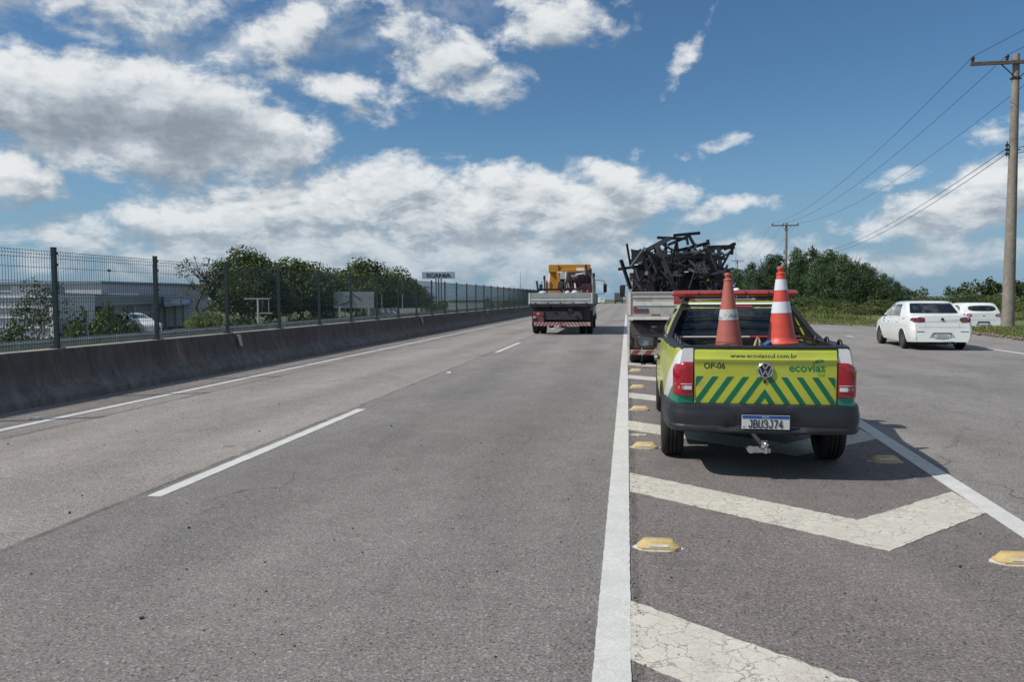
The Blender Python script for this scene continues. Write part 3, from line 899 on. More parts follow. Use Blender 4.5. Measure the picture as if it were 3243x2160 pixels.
# ------------------------------------------------------------------ barrier, fence, guardrail
def barrier_material():
    mt = bpy.data.materials.new('streaked_concrete'); mt.use_nodes = True
    N = NT(mt.node_tree); bs = N.n['Principled BSDF']
    ge = N.node('ShaderNodeNewGeometry'); co = ge.outputs['Position']
    k = N.m('MULTIPLY_ADD', N.m('SUBTRACT', N.noise(N.v('MULTIPLY', co, (1, 1, .10)), 5.0, 7, .75), .5), 2.4, 1.0)
    k = N.m('MULTIPLY', k, N.m('MULTIPLY_ADD', N.m('SUBTRACT', N.noise(co, 1.3, 5, .65), .5), .9, 1.0))
    k = N.m('MULTIPLY', k, N.m('MULTIPLY_ADD', N.m('SUBTRACT', N.noise(co, 50, 3, .7), .5), .8, 1.0))
    z = N.sep(co)[2]
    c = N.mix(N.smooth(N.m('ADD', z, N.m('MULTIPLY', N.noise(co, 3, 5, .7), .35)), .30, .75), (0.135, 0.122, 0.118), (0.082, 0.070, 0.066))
    ps = N.smooth(N.noise(N.v('MULTIPLY', co, (1, 1, .25)), 1.1, 6, .7), .60, .74)
    c = N.mix(N.m('MULTIPLY', ps, .45), c, (0.20, 0.18, 0.165))
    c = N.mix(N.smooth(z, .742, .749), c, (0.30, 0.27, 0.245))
    c = N.v('SCALE', c, k)
    N.put(bs.inputs['Base Color'], c); bs.inputs['Roughness'].default_value = .92
    b = N.node('ShaderNodeBump'); b.inputs['Strength'].default_value = .5; b.inputs['Distance'].default_value = .004
    N.put(b.inputs['Height'], N.noise(co, 55, 4, .7)); N.l.new(b.outputs[0], bs.inputs['Normal'])
    return mt


BARR = barrier_material()
prof = [(-8.03, 0.0), (-8.05, 0.09), (-8.24, 0.30), (-8.34, 0.735), (-8.355, 0.75), (-8.545, 0.75), (-8.56, 0.735), (-8.66, 0.30), (-8.85, 0.09), (-8.87, -0.06), (-8.03, -0.06)]
barrier = thing('concrete_barrier', 'long dark stained concrete barrier along the left side of the road', 'barrier', (0, 0, 0))
SEG = 4.934
mb = MB(); mb.prism([(x, z) for x, z in prof], 'Y', 0.003, SEG - 0.003)
segme = mb.mesh('barrier_segment', BARR)
for k in range(-1, 37):
    y = 0.39 + SEG * k
    inst('barrier_segment', segme, barrier, (0, y, 0))
for k in range(37, 58):
    y = 0.39 + SEG * k
    inst('barrier_segment', segme, barrier, (0, y, road_z(y + 2)))
DEL = mat('faded_delineator', (0.42, 0.38, 0.33), 0.7, var=0.3, vscale=20)
mb = MB(); mb.prism([(-.055, -.12), (.055, -.13), (.06, .10), (.045, .13), (-.05, .13), (-.06, .09)], 'X', 0, 0.022)
dme = mb.mesh('delineator', DEL)
for k in range(0, 9):
    inst('delineator', dme, barrier, (-8.272, 15.35 + 14.8 * k, 0.585), rot=(0, R(-12.5), 0))

fence = thing('mesh_fence', 'green welded wire mesh fence standing on the concrete barrier', 'fence')
mb = MB(); mb.box((0, 0, 0.75), (0.058, 0.058, 1.50)); mb.box((0, 0, 1.505), (0.064, 0.064, 0.012)); mb.box((0, 0, 0.004), (0.16, 0.16, 0.012))
for zz in (0.2, 0.55, 0.9, 1.25, 1.42):
    mb.box((0.036, 0, zz), (0.02, 0.075, 0.035)); mb.bar((0.03, 0, zz), (0.065, 0, zz), 0.012)
mb.box((-.05, 0, 0.02), (0.05, 0.05, 0.03))
pme = mb.mesh('post', GREEN_P)
mb = MB(); mb.box((0, 0, 0.75), (0.07, 0.07, 1.5)); pme_far = mb.mesh('post_far', GREEN_P)


def panel_mesh(vs, L=2.40, top=1.445, wt=0.0042, wh=0.0062):
    mb_ = MB()
    zs_h = [0.05, 0.10, 0.15, 0.35, 0.55, 0.70, 0.75, 0.80, 1.0, 1.2, 1.34, 1.39, 1.44]

    def xo(z):
        for c in (0.10, 0.75, 1.39):
            if abs(z - c) < 0.05: return 0.012 * (1 - abs(z - c) / 0.05)
        return 0
    nv = int(L / vs)
    bends = [0.03, 0.05, 0.10, 0.15, 0.70, 0.75, 0.80, 1.34, 1.39, top]
    for i in range(nv + 1):
        y = 0.03 + (L) * i / nv
        for a, b in zip(bends, bends[1:]):
            mb_.bar((0.035 + xo(a), y, a), (0.035 + xo(b), y, b), wt)
    for z in zs_h:
        mb_.bar((0.035 + xo(z) + 0.005, 0.02, z), (0.035 + xo(z) + 0.005, L + .05, z), wh)
    return mb_.mesh('mesh_panel', GREEN_P, fix=False)


pan = panel_mesh(0.05)
pan_mid = panel_mesh(0.05, wt=0.0058, wh=0.008)
pan_far = panel_mesh(0.08, wt=0.009, wh=.01)
for k in range(-4, 76):
    y = 10.25 + 2.467 * k
    z = 0.75 + road_z(y)
    inst('post', pme if y < 60 else pme_far, fence, (-8.45, y, z))
    inst('mesh_panel', pan if y < 26 else pan_mid if y < 90 else pan_far, fence, (-8.45, y + 0.01, z))

rail = thing('guardrail', 'grey metal guardrail running behind the concrete barrier and fence', 'guardrail')
GX = -16.0; GZ = 0.40
wprof = [(0, 0), (-.02, .02), (-.02, .06), (.055, .09), (.055, .13), (-.02, .155), (-.02, .175), (.055, .20), (.055, .24), (-.02, .27), (-.02, .30), (0, .312)]
wp = [(GX + x, GZ - .312 + z) for x, z in wprof] + [(GX + x - 0.006, GZ - .312 + z) for x, z in reversed(wprof)]
mb = MB(); mb.prism(wp, 'Y', 0, 3.99); rme = mb.mesh('rail_beam', GALV, smooth=40)
mb = MB(); mb.box((GX - .10, 0, GZ - .42), (.06, .12, .80)); mb.box((GX - .045, 0, GZ - .17), (.07, .10, .20)); grme = mb.mesh('rail_post', GALV)
for k in range(-2, 34):
    y = 4.0 * k + 2
    inst('rail_beam', rme, rail, (0, y, 0))
    inst('rail_post', grme, rail, (0, y + .2, 0)); inst('rail_post', grme, rail, (0, y + 2.2, 0))


mb = MB(); mb.prism([(-36.5, -.95), (-27.6, -.72), (-26.4, -3.2), (-36.5, -3.2)], 'Y', 39, 60)
tag(mb.build('parking_terrace', mat('worn_paving', (.26, .25, .235), .9, var=.2)), kind='structure')

# ------------------------------------------------------------------ vegetation
LEAF_DK = leaf_material('dark_leaves', (0.036, 0.060, 0.024), (0.078, 0.105, 0.036))
LEAF_MD = leaf_material('green_leaves', (0.058, 0.084, 0.030), (0.115, 0.135, 0.044))
LEAF_YL = leaf_material('yellow_green_leaves', (0.080, 0.115, 0.030), (0.155, 0.185, 0.05))
LEAF_PN = leaf_material('pine_needles', (0.032, 0.064, 0.030), (0.075, 0.118, 0.050))
LEAF_BR = leaf_material('brownish_scrub', (0.08, 0.075, 0.04), (0.13, 0.105, 0.07))
BARK = mat('tree_bark', (0.085, 0.065, 0.050), 0.9, var=0.3, vscale=5)


def crown_mesh(name, seed, m, clumps, leaf, per, flat=1.0, up=0.0):
    """clumps: list of (centre, radius). Leaves are small tilted quads spread over each clump's shell."""
    rs = np.random.RandomState(seed); Vs = []; N = 0
    for (cx, cy, cz), r in clumps:
        n = max(6, int(per * r * r))
        d = rs.normal(size=(n, 3)); d /= np.linalg.norm(d, axis=1)[:, None]
        rad = r * (0.45 + 0.6 * rs.rand(n) ** 0.6)
        p = d * rad[:, None] * np.array([1, 1, flat]) + np.array([cx, cy, cz])
        nrm = d * 0.8 + rs.normal(size=(n, 3)) * 0.55 + np.array([0, 0, 0.25])
        nrm /= np.linalg.norm(nrm, axis=1)[:, None]
        t = np.cross(nrm, rs.normal(size=(n, 3)) + np.array([0, 0, up]))
        if up: t = rs.normal(size=(n, 3)) * 0.5 + np.array([0, 0, up]) + d * 0.6
        t -= nrm * (t * nrm).sum(1)[:, None]
        t /= np.linalg.norm(t, axis=1)[:, None]
        b = np.cross(nrm, t)
        L_ = leaf * (0.6 + 0.8 * rs.rand(n))[:, None]; Wd = L_ * (0.45 if not up else 0.28)
        q = np.stack([p - t * L_, p + b * Wd, p + t * L_, p - b * Wd], 1)
        Vs.append(q.reshape(-1, 3)); N += n
    V_ = np.concatenate(Vs)
    me = bpy.data.meshes.new(name)
    me.vertices.add(len(V_)); me.vertices.foreach_set('co', V_.ravel())
    me.loops.add(N * 4); me.loops.foreach_set('vertex_index', np.arange(N * 4, dtype=np.int32))
    me.polygons.add(N); me.polygons.foreach_set('loop_start', np.arange(0, N * 4, 4, dtype=np.int32))
    try: me.polygons.foreach_set('loop_total', np.full(N, 4, dtype=np.int32))
    except Exception: pass
    me.materials.append(m); me.update(calc_edges=True)
    return me


def trunk_mesh(name, seed, h, r, limbs, spread, lean=0.03):
    rnd = random.Random(seed); mb_ = MB()
    pts = [(rnd.uniform(-lean, lean) * i * h, rnd.uniform(-lean, lean) * i * h, -0.3 + (h + .3) * i / 6) for i in range(7)]
    mb_.tube(pts, [r * (1.25 - 0.16 * i) for i in range(7)], 8)
    for i in range(limbs):
        t = rnd.uniform(0.35, 0.95); a = rnd.uniform(0, 6.28); z = h * t; p = Vector(pts[min(5, int(t * 6))]); p.z = z
        q = p + Vector((math.cos(a) * spread, math.sin(a) * spread, h * 0.28)) * rnd.uniform(.5, 1)
        mid = (p + q) / 2 + Vector((0, 0, -h * 0.03))
        mb_.tube([p, mid, q], [r * .45, r * .3, r * .12], 5)
        for _ in range(2):
            q2 = q + Vector((rnd.uniform(-1, 1) * spread * .4, rnd.uniform(-1, 1) * spread * .4, h * rnd.uniform(.03, .15)))
            mb_.tube([mid, q2], [r * .2, r * .06], 4)
    return mb_.mesh(name, BARK, smooth=60)


def broad_clumps(seed, rx, rz, zc, n, cr, hollow=0.35):
    rnd = random.Random(seed); out = []
    while len(out) < n:
        d = Vector((rnd.gauss(0, 1), rnd.gauss(0, 1), rnd.gauss(0, 1))).normalized()
        k = hollow + (1 - hollow) * rnd.random() ** 0.5
        if d.z < -0.75: continue
        out.append(((d.x * rx * k, d.y * rx * k, zc + d.z * rz * k), cr * rnd.uniform(.6, 1.25)))
    return out


def pine_clumps(seed, h, r):
    rnd = random.Random(seed); out = []
    n = 46
    for i in range(n):
        t = (i / n)
        z = h * (0.10 + 0.86 * t); rr = r * (1 - t ** 2.4) * rnd.uniform(.45, 1.0) * (0.75 + .5 * min(1, t * 4))
        a = rnd.uniform(0, 6.28)
        out.append(((math.cos(a) * rr, math.sin(a) * rr, z), rnd.uniform(.50, .85) * (1.05 - .42 * t) * r / 2.2 * 1.25))
    for i in range(5):
        out.append(((rnd.uniform(-.12, .12), rnd.uniform(-.12, .12), h * (.90 + .025 * i)), 0.24 - .025 * i))
    return out


def tree(variant, x, y, z, s, rz, name, label, group):
    cr, tr = variant
    t = thing(name, label, 'tree', (x, y, z), rz, group)
    inst('crown', cr, t, scale=(s[0], s[0], s[1])); inst('trunk', tr, t, scale=(s[0], s[0], s[1]))
    return t


BROAD = []
for i in range(4):
    BROAD.append((crown_mesh('crown', 10 + i, (LEAF_MD, LEAF_DK, LEAF_MD, LEAF_DK)[i], broad_clumps(i, 2.9, 2.6, 4.6, 46, 1.0), 0.17, 105, 0.85), trunk_mesh('trunk', i, 4.4, 0.17, 7, 2.2)))
AIRY = (crown_mesh('crown', 33, LEAF_MD, broad_clumps(33, 2.3, 2.0, 5.3, 26, 0.55, .6), 0.13, 75, 0.7), trunk_mesh('trunk', 33, 5.6, 0.14, 12, 2.2))
PINES = []
for i in range(4):
    PINES.append((crown_mesh('crown', 50 + i, LEAF_PN, pine_clumps(i, 7.2, 2.5), 0.17, 200, 1.1, up=0.9), trunk_mesh('trunk', 70 + i, 6.0, 0.14, 6, 1.4)))

rnd = random.Random(77)
# right grove of pines
k = 0
for (x, y, h) in [(13.2, 97, 5.0), (14.6, 94, 5.8), (16.2, 91, 6.3), (17.4, 93, 6.4), (18.7, 89, 6.7), (20.2, 88, 6.9), (21.6, 87, 6.7), (22.6, 85, 5.9), (23.7, 84, 5.2), (24.6, 82, 4.4),
                  (15.2, 86, 4.9), (17.6, 83, 5.6), (19.4, 81, 5.8), (21.2, 80, 5.5), (22.8, 78, 4.6), (24.2, 77, 3.5), (16.2, 79, 4.2), (18.3, 76, 4.5), (20.4, 75, 4.6), (12.4, 101, 4.3), (14.0, 89, 4.5),
                  (25.0, 76, 2.9), (13.5, 84, 3.9), (21.9, 74, 3.9), (23.4, 73, 3.2)]:
    lab = ('tall' if h > 6 else 'middling' if h > 4.5 else 'low') + ' dark green pine ' + ('at the left end' if x < 15.5 else 'in the middle' if x < 21 else 'at the right end') + ' of the grove right of the loaded truck'
    h *= .95
    tree(PINES[k % 4], x, y, 0.1, (h / 7.2 * rnd.uniform(.95, 1.2), h / 7.2 * rnd.uniform(.98, 1.06)), rnd.uniform(0, 6), 'pine_tree', lab, 'pines in the grove behind the right verge')
    k += 1
# left trees behind the fence
k = 0
for (x, y, top, v, w_) in [(-45.6, 76, 6.3, 'a', .9), (-37.8, 84, 5.5, 1, 1.1), (-35.4, 87, 5.1, 3, 1.1), (-34.2, 92, 4.8, 0, 1.1), (-38.4, 93, 5.3, 2, 1.1), (-43.2, 84, 5.2, 1, 1.0), (-40.6, 83, 6.0, 3, 1.1), (-42.6, 80, 6.6, 0, .95), (-41.0, 78, 6.3, 1, 1.0), (-38.6, 80, 6.0, 2, 1.0), (-36.0, 82, 5.2, 3, .95), (-33.8, 80, 4.2, 1, .9),
                           (-40.4, 77, 4.8, 3, .95), (-38.4, 73, 4.6, 0, .9), (-36.8, 74, 4.0, 1, .95), (-37.2, 86, 6.2, 'a', 1.0), (-36.4, 76, 3.0, 2, .8),
                           (-39.8, 108, 5.6, 0, 1.0), (-37.6, 105, 6.6, 1, 1.1), (-35.6, 110, 6.2, 2, 1.0), (-34.0, 112, 5.2, 3, .95), (-34.4, 118, 4.4, 0, .9), (-35.0, 102, 4.4, 1, .95), (-35.2, 128, 3.6, 2, .85), (-41.6, 104, 4.9, 3, .9),
                           ]:
    z0 = ground_z(x, y)
    H = top - z0
    if v == 'a':
        tree(AIRY, x, y, z0, (H / 7.4, H / 7.4), rnd.uniform(0, 6), 'airy_tree', 'thin airy tree rising above the dense trees ' + ('at their left end' if x < -40 else 'in the middle of the tree line'), 'airy trees behind the fence')
    else:
        tree(BROAD[v], x, y, z0, (H / 7.3 * w_, H / 7.3), rnd.uniform(0, 6), 'broadleaf_tree', ('tall' if H > 8.6 else 'lower') + ' dense rounded green tree behind the mesh fence ' + ('near the grey blue warehouse' if y < 95 else 'near the tall pylon sign'), 'dense trees near the warehouse' if y < 95 else 'dense trees near the pylon sign')
    k += 1
# far trees right on the horizon line and at the left
FAR = (crown_mesh('crown', 91, LEAF_DK, broad_clumps(5, 3.2, 2.2, 3.2, 22, 1.1), 0.42, 26), trunk_mesh('trunk', 91, 2.8, 0.2, 3, 1.5))
for (x, y, h) in [(60, 150, 3.6), (64, 152, 4.4), (67, 150, 4.9), (71, 151, 4.3), (74, 155, 4.8), (56, 160, 3.2), (79, 160, 4.5), (50, 165, 3.2), (84, 162, 4.2), (44, 168, 3.0)]:
    tree(FAR, x, y, 0, (h / 5.8 * 1.2, h / 5.8), rnd.uniform(0, 6), 'distant_tree', 'distant dark tree on the skyline around the tall utility pole', 'distant trees on the right skyline')

SHRUB = [(crown_mesh('foliage', 110, LEAF_YL, broad_clumps(7, 1.1, 0.75, 0.75, 26, .42, .2), 0.085, 380, .9), trunk_mesh('stem', 110, 0.8, .04, 6, .7)),
         (crown_mesh('foliage', 111, LEAF_MD, broad_clumps(8, 1.2, 0.85, 0.85, 26, .45, .2), 0.085, 360, .9), trunk_mesh('stem', 111, 0.9, .04, 6, .8)),
         (crown_mesh('foliage', 112, LEAF_BR, broad_clumps(9, 1.0, 0.7, 0.7, 20, .38, .2), 0.06, 330, .9), trunk_mesh('stem', 112, 1.0, .03, 14, .9)),
         (crown_mesh('foliage', 113, LEAF_DK, broad_clumps(10, 1.2, 1.0, 0.95, 28, .45, .2), 0.09, 360, .95), trunk_mesh('stem', 113, 0.9, .04, 6, .8))]


def shrub(v, x, y, z, s, sh, label, group, name='bush'):
    t = thing(name, label, 'bush', (x, y, z), rnd.uniform(0, 6), group)
    inst('foliage', SHRUB[v][0], t, scale=(s, s, sh)); inst('stem', SHRUB[v][1], t, scale=(s, s, sh))
    return t


VN = ['yellow green', 'mid green', 'brownish dry', 'dark green']
for i in range(112):
    row = i % 3
    y = (58, 63, 69)[row] + rnd.uniform(-2.5, 2.5); x = 9.5 + (i / 112) * 40 + rnd.uniform(-1, 1)
    v = rnd.choice([0, 1, 0, 1, 1, 2] if row == 0 else [1, 1, 3, 2, 0])
    shrub(v, x, y, 0.1, rnd.uniform(.7, 1.25) + .2 * row, (rnd.uniform(.42, .8) + .20 * row) * (.58 if x < 24 else .72), VN[v] + ' bush in the scrub row, ' + ('left of the white saloon' if x < 22 else 'behind the white cars' if x < 34 else 'right of the utility pole'), VN[v] + ' scrub bushes behind the right verge')
for i in range(70):
    y = 76 + rnd.uniform(-3, 22); x = 27 + rnd.uniform(0, 42)
    v = rnd.choice([1, 3, 3, 0])
    shrub(v, x, y, 0.1, rnd.uniform(1.5, 2.4), rnd.uniform(.48, .76), VN[v] + ' tall bush in the thicket behind the white cars', VN[v] + ' bushes in the thicket behind the white cars')
# left foreground bushes behind the guardrail
shrub(3, -19.9, 22, ground_z(-19.9, 22) - .1, .75, .98, 'dark green bush at the left edge of the photo behind the guardrail', 'bushes behind the guardrail')
for (x, y, s, sh) in [(-22.6, 29.0, 1.0, 1.35), (-23.9, 31.6, 1.1, 1.5), (-25.4, 34.4, 1.1, 1.5)]:
    shrub(3, x, y, ground_z(x, y) - .1, s, sh, 'dark bush in the row left of the second fence post behind the guardrail', 'dark bushes in front of the warehouse')
for (x, y, s, sh) in [(-28.3, 48, 1.0, .85), (-29.9, 50.5, 1.1, .95), (-29.3, 49, 1.0, .75)]:
    shrub(0, x, y, -.85, s, sh, 'yellow green bush beside the blue sign behind the fence', 'yellow green bushes beside the blue sign')
for i in range(14):
    x, y = -34 + rnd.uniform(-5, 5), 66 + i * 4.5
    shrub(rnd.choice([1, 3]), x, y, ground_z(x, y) - .1, 1.6, 1.3, 'low dark bush at the foot of the trees behind the fence', 'low bushes under the left trees')
small = (crown_mesh('crown', 140, LEAF_DK, broad_clumps(21, .85, 1.0, 2.35, 34, .30, .3), 0.055, 520, .9), trunk_mesh('trunk', 140, 2.6, .045, 10, .7))
t = tree(small, -20.6, 24.2, ground_z(-20.6, 24.2), (1.0, 0.98), 1.0, 'small_tree', 'small open leafy tree left of the nearest full fence post', None)

# far wood, one mass on the horizon
mbc = []
for i in range(150):
    x = -260 + i * 4.6 + rnd.uniform(-2, 2)
    if -20 < x < 30: continue
    mbc.append(((x, 320 + rnd.uniform(-20, 20) + (40 if x > 30 else 0), -1.5 + rnd.uniform(-.6, .6)), rnd.uniform(2.4, 4.0)))
wood = inst('far_woodland', crown_mesh('far_woodland', 200, LEAF_DK, mbc, 0.75, 9, 0.85))
tag(wood, 'distant dark woodland along the horizon', 'woodland', kind='stuff')

# ------------------------------------------------------------------ buildings on the left
CORR = mat('ribbed_grey_cladding', (0.55, 0.57, 0.62), 0.4, metal=0.1, var=0.12, vscale=.8)
CORR2 = mat('blue_grey_cladding', (0.21, 0.24, 0.275), 0.6, var=0.15, vscale=.6)
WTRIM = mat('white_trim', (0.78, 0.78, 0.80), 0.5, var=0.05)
PALEW = mat('pale_wall', (0.42, 0.43, 0.44), 0.8, var=0.12, vscale=.5)
DARKW = mat('dark_opening', (0.012, 0.014, 0.017), 0.4)
BLUE = mat('blue_sign_board', (0.02, 0.12, 0.45), 0.4, var=0.08)
WSIGN = mat('faded_white_print', (0.55, 0.60, 0.68), 0.6)

t = thing('metal_warehouse', 'silvery ribbed metal building with white bands at the left edge of the photo', 'warehouse', (-25.0, 30.2, -2.3), R(7))
mb = MB(); mb.b2((-20, 0.05, 0), (0, 3.2, 4.05)); mb.build('wall', CORR, t)
mb = MB()
for i in range(98):
    x = -0.15 - i * .20
    mb.box((x, 0.03, 2.0), (0.07, 0.06, 4.0))
tag(mb.build('cladding_rib', CORR, t, fix=False), kind='stuff')
for zz in (3.92, 3.47, 3.03, 2.58, 2.13, 1.6):
    mb = MB(); mb.box((-10.0, -0.04, zz), (20.0 if zz > 3 else 19.9, 0.10, 0.06)); mb.build('white_band', WTRIM, t)
mb = MB(); mb.b2((-.12, -.12, 0), (0.10, 0.04, 3.6)); mb.build('corner_post', WTRIM, t)
mb = MB(); mb.b2((-2.7, 1.2, 4.05), (-1.2, 2.8, 4.42)); mb.build('roof_box', CORR2, t)

P0 = Vector((-26.5, 32.5)); P1 = Vector((-85, 143)); dv = (P1 - P0); LEN = dv.length; ang = math.atan2(dv.y, dv.x)
t = thing('long_warehouse', 'long low blue grey warehouse with dark openings behind the fence', 'warehouse', (P0.x, P0.y, -2.7), ang)
# local x runs away from the camera along the facade, local +y points away from the road
mb = MB(); mb.b2((0, 0, 3.80), (LEN, 22, 4.53)); mb.build('fascia', CORR2, t)
mb = MB(); mb.prism([(0, 4.53), (22, 4.53), (11, 4.70)], 'X', 0.1, LEN - .1); mb.build('roof', CORR2, t)
mb = MB(); mb.b2((0.2, 3.2, 0), (LEN, 21.5, 3.8)); mb.build('wall', PALEW, t)
mb = MB(); mb.b2((18, 0.4, 0), (44, 3.19, 3.79)); mb.build('front_office', CORR2, t)
for i in range(9):
    mb = MB(); x = 0.4 + i * 13
    mb.b2((x, 0.1, 0), (x + .35, .45, 3.8)); mb.build('column', PALEW, t)
for i, x in enumerate([2.0, 9.5, 20, 27, 34]):
    mb = MB()
    if x < 18: mb.b2((x, 3.12, 0), (x + 6, 3.19, 3.1))
    else: mb.b2((x, 0.32, 0.1), (x + 5, 0.39, 2.9))
    mb.build('doorway', DARKW, t)
    mb = MB(); mb.b2((x - .1, 3.1 if x < 18 else .30, 3.1 if x < 18 else 2.9), (x + 6.1, 3.16 if x < 18 else .37, 3.25 if x < 18 else 3.05)); mb.build('lintel', PALEW, t)
mb = MB(); mb.b2((46, -0.25, 3.45), (LEN - 4, -0.02, 4.50)); s_ = mb.build('sign_board', BLUE, t)
for a, b in ((52, 66), (69, 84)):
    mb = MB(); mb.b2((a, -0.30, 3.72), (b, -.26, 4.15)); mb.build('sign_print', WSIGN, s_)
mb = MB(); mb.b2((93, -0.30, 3.5), (96, -.26, 4.45)); mb.build('sign_print', WSIGN, s_)
for x in (98, 112):
    mb = MB(); mb.b2((x, -.2, 0), (x + 2.2, .3, 3.44)); mb.build('blue_post', BLUE, t)

t = thing('upper_hall', 'pale grey hall with dark roof edge rising behind the long warehouse', 'hall', (-69, 92, -2.8), 0)
mb = MB(); mb.b2((-26, 0, 0), (0, 26, 6.45)); mb.build('wall', PALEW, t)
mb = MB(); mb.b2((-26.3, -.3, 6.46), (.25, 26.3, 6.80)); mb.build('roof_edge', CORR2, t)
for zz in (5.9, 5.45):
    mb = MB(); mb.b2((0.002, .5, zz - .03), (.06, 25.5, zz + .03)); mb.build('wall_joint', CORR, t)
mb = MB(); mb.b2((.01, 1, 4.2), (.5, 7, 5.2)); mb.build('white_wall_panel', WTRIM, t)
mb = MB(); mb.tube([(-1, 3, 6.8), (-1, 3, 8.2)], .04, 6); mb.lathe([(.0, 8.1), (.22, 8.2), (.22, 8.4), (0, 8.5)], 8, (-1, 3, 0)); mb.build('roof_vent', DARKM, t)

t = thing('billboard', 'pale billboard with dark strokes between the trees behind the fence', 'billboard', (-29.6, 80, -2.13), R(14))
t.scale = (.842, .842, .842)
mb = MB(); mb.b2((-2.6, -.08, 3.05), (2.6, .08, 5.2)); bb_ = mb.build('board', mat('billboard_face', (0.36, .385, .39), .6, var=.08), t)
mb = MB()
mb.prism([(-.55, 4.0), (-.25, 4.0), (-.25, 4.95), (-.55, 4.95)], 'Y', -.11, -.085); mb.prism([(-.25, 4.95), (.0, 4.95), (1.0, 4.1), (.7, 4.1)], 'Y', -.11, -.085)
mb.prism([(-1.9, 3.5), (-1.2, 3.5), (-.3, 3.95), (-.6, 4.0)], 'Y', -.11, -.085)
mb.build('board_mark', mat('billboard_mark', (.11, .13, .14), .6), bb_)
for x in (-1.9, 1.9):
    mb = MB(); mb.b2((x - .1, -.1, -.8), (x + .1, .1, 3.05)); mb.build('leg', GALV, t)
mb = MB(); mb.b2((-32.4, 91.8, -2.75), (-25.4, 92, .27)); tag(mb.build('boundary_wall', PALEW), 'pale low wall behind the fence right of the billboard', 'wall')
t = thing('far_shed', 'distant pale shed beside the pylon sign', 'shed', (-42, 196, -5.0), 0)
mb = MB(); mb.b2((-4.5, 0, 0), (5, 9, 6.0)); mb.build('wall', PALEW, t)
mb = MB(); mb.prism([(-.3, 6.01), (9.3, 6.01), (4.5, 6.6)], 'X', -4.7, 5.2); mb.build('roof', CORR2, t)

t = thing('sign_frame', 'pale bare metal sign frame seen behind the fence', 'sign frame', (-30.6, 60, -2.6), R(10))
mb = MB(); mb.tube([(0, 0, 0), (0, 0, 4.1)], .085, 8); mb.build('post', mat('pale_steel', (.42, .42, .40), .5), t)
mb = MB(); mb.bar((-1.15, 0, 4.12), (1.0, 0, 4.12), .10); mb.build('crossbar', MATS['pale_steel'], t)
mb = MB(); mb.bar((-.2, 0, 2.9), (1.2, 0, 2.9), .08)
for x in (.35, .9): mb.bar((x, 0, 2.95), (x, 0, 4.05), .03)
mb.build('lower_bar', MATS['pale_steel'], t)
for i, (x, y, top, lab) in enumerate([(-30.6, 80, 1.95, 'thin pale lamp post left of the billboard behind the fence'), (-33.0, 100, 2.0, 'thin pale post right of the billboard'),
                                      (-30.1, 100, 2.0, 'thin pale post in front of the trees left of the pylon sign'), (-27.3, 70, .65, 'short pale post left of the pale low wall')]):
    mb = MB(); mb.tube([(0, 0, 0), (0, 0, top + 2.8)], [.09, .06], 8); mb.box((0, 0, top + 2.83), (.3, .1, .06))
    o = mb.build('lamp_post', MATS['pale_steel'], smooth=50); o.location = (x, y, -2.8); tag(o, lab, 'lamp post', 'thin posts behind the fence')

t = thing('pylon_sign', 'tall pylon sign reading SCANIA in dark letters above the fence', 'sign', (-42.6, 170, -3.0), R(12))
mb = MB(); mb.b2((-3.75, -.25, 8.95), (3.75, .25, 10.5)); sb = mb.build('sign_panel', mat('pale_sign_panel', (.42, .47, .52), .35, var=.04), t)
text_obj('lettering', 'SCANIA', (0, -.30, 9.72), 5.6, .98, 'Y', mat('navy_letters', (.018, .025, .07), .4), sb, bold=0.03)
for x in (-.6, 0, .6):
    mb = MB(); mb.tube([(x, 0, 0), (x, 0, 8.95)], .14, 8); mb.build('leg', mat('dark_sign_post', (.05, .06, .08), .5), t)
for (x, y, top, lab) in [(-26.5, 190, 8.2, 'thin radio mast above the far end of the fence'), (-22.0, 190, 6.6, 'second thinner mast just left of the crane truck'), (32.0, 235, 16.5, 'thin lattice mast beside the farthest utility pole')]:
    mb = MB(); mb.tube([(0, 0, 0), (0, 0, top + 4)], [.09, .03], 5); mb.bar((-.5, 0, top), (.5, 0, top), .04)
    o = mb.build('radio_mast', DARKM); o.location = (x, y, -4); tag(o, lab, 'mast')

# ------------------------------------------------------------------ utility poles and cables
INSUL = mat('dark_insulator', (0.02, 0.018, 0.02), 0.25)
WIRE = mat('cable', (0.03, 0.03, 0.035), 0.6)


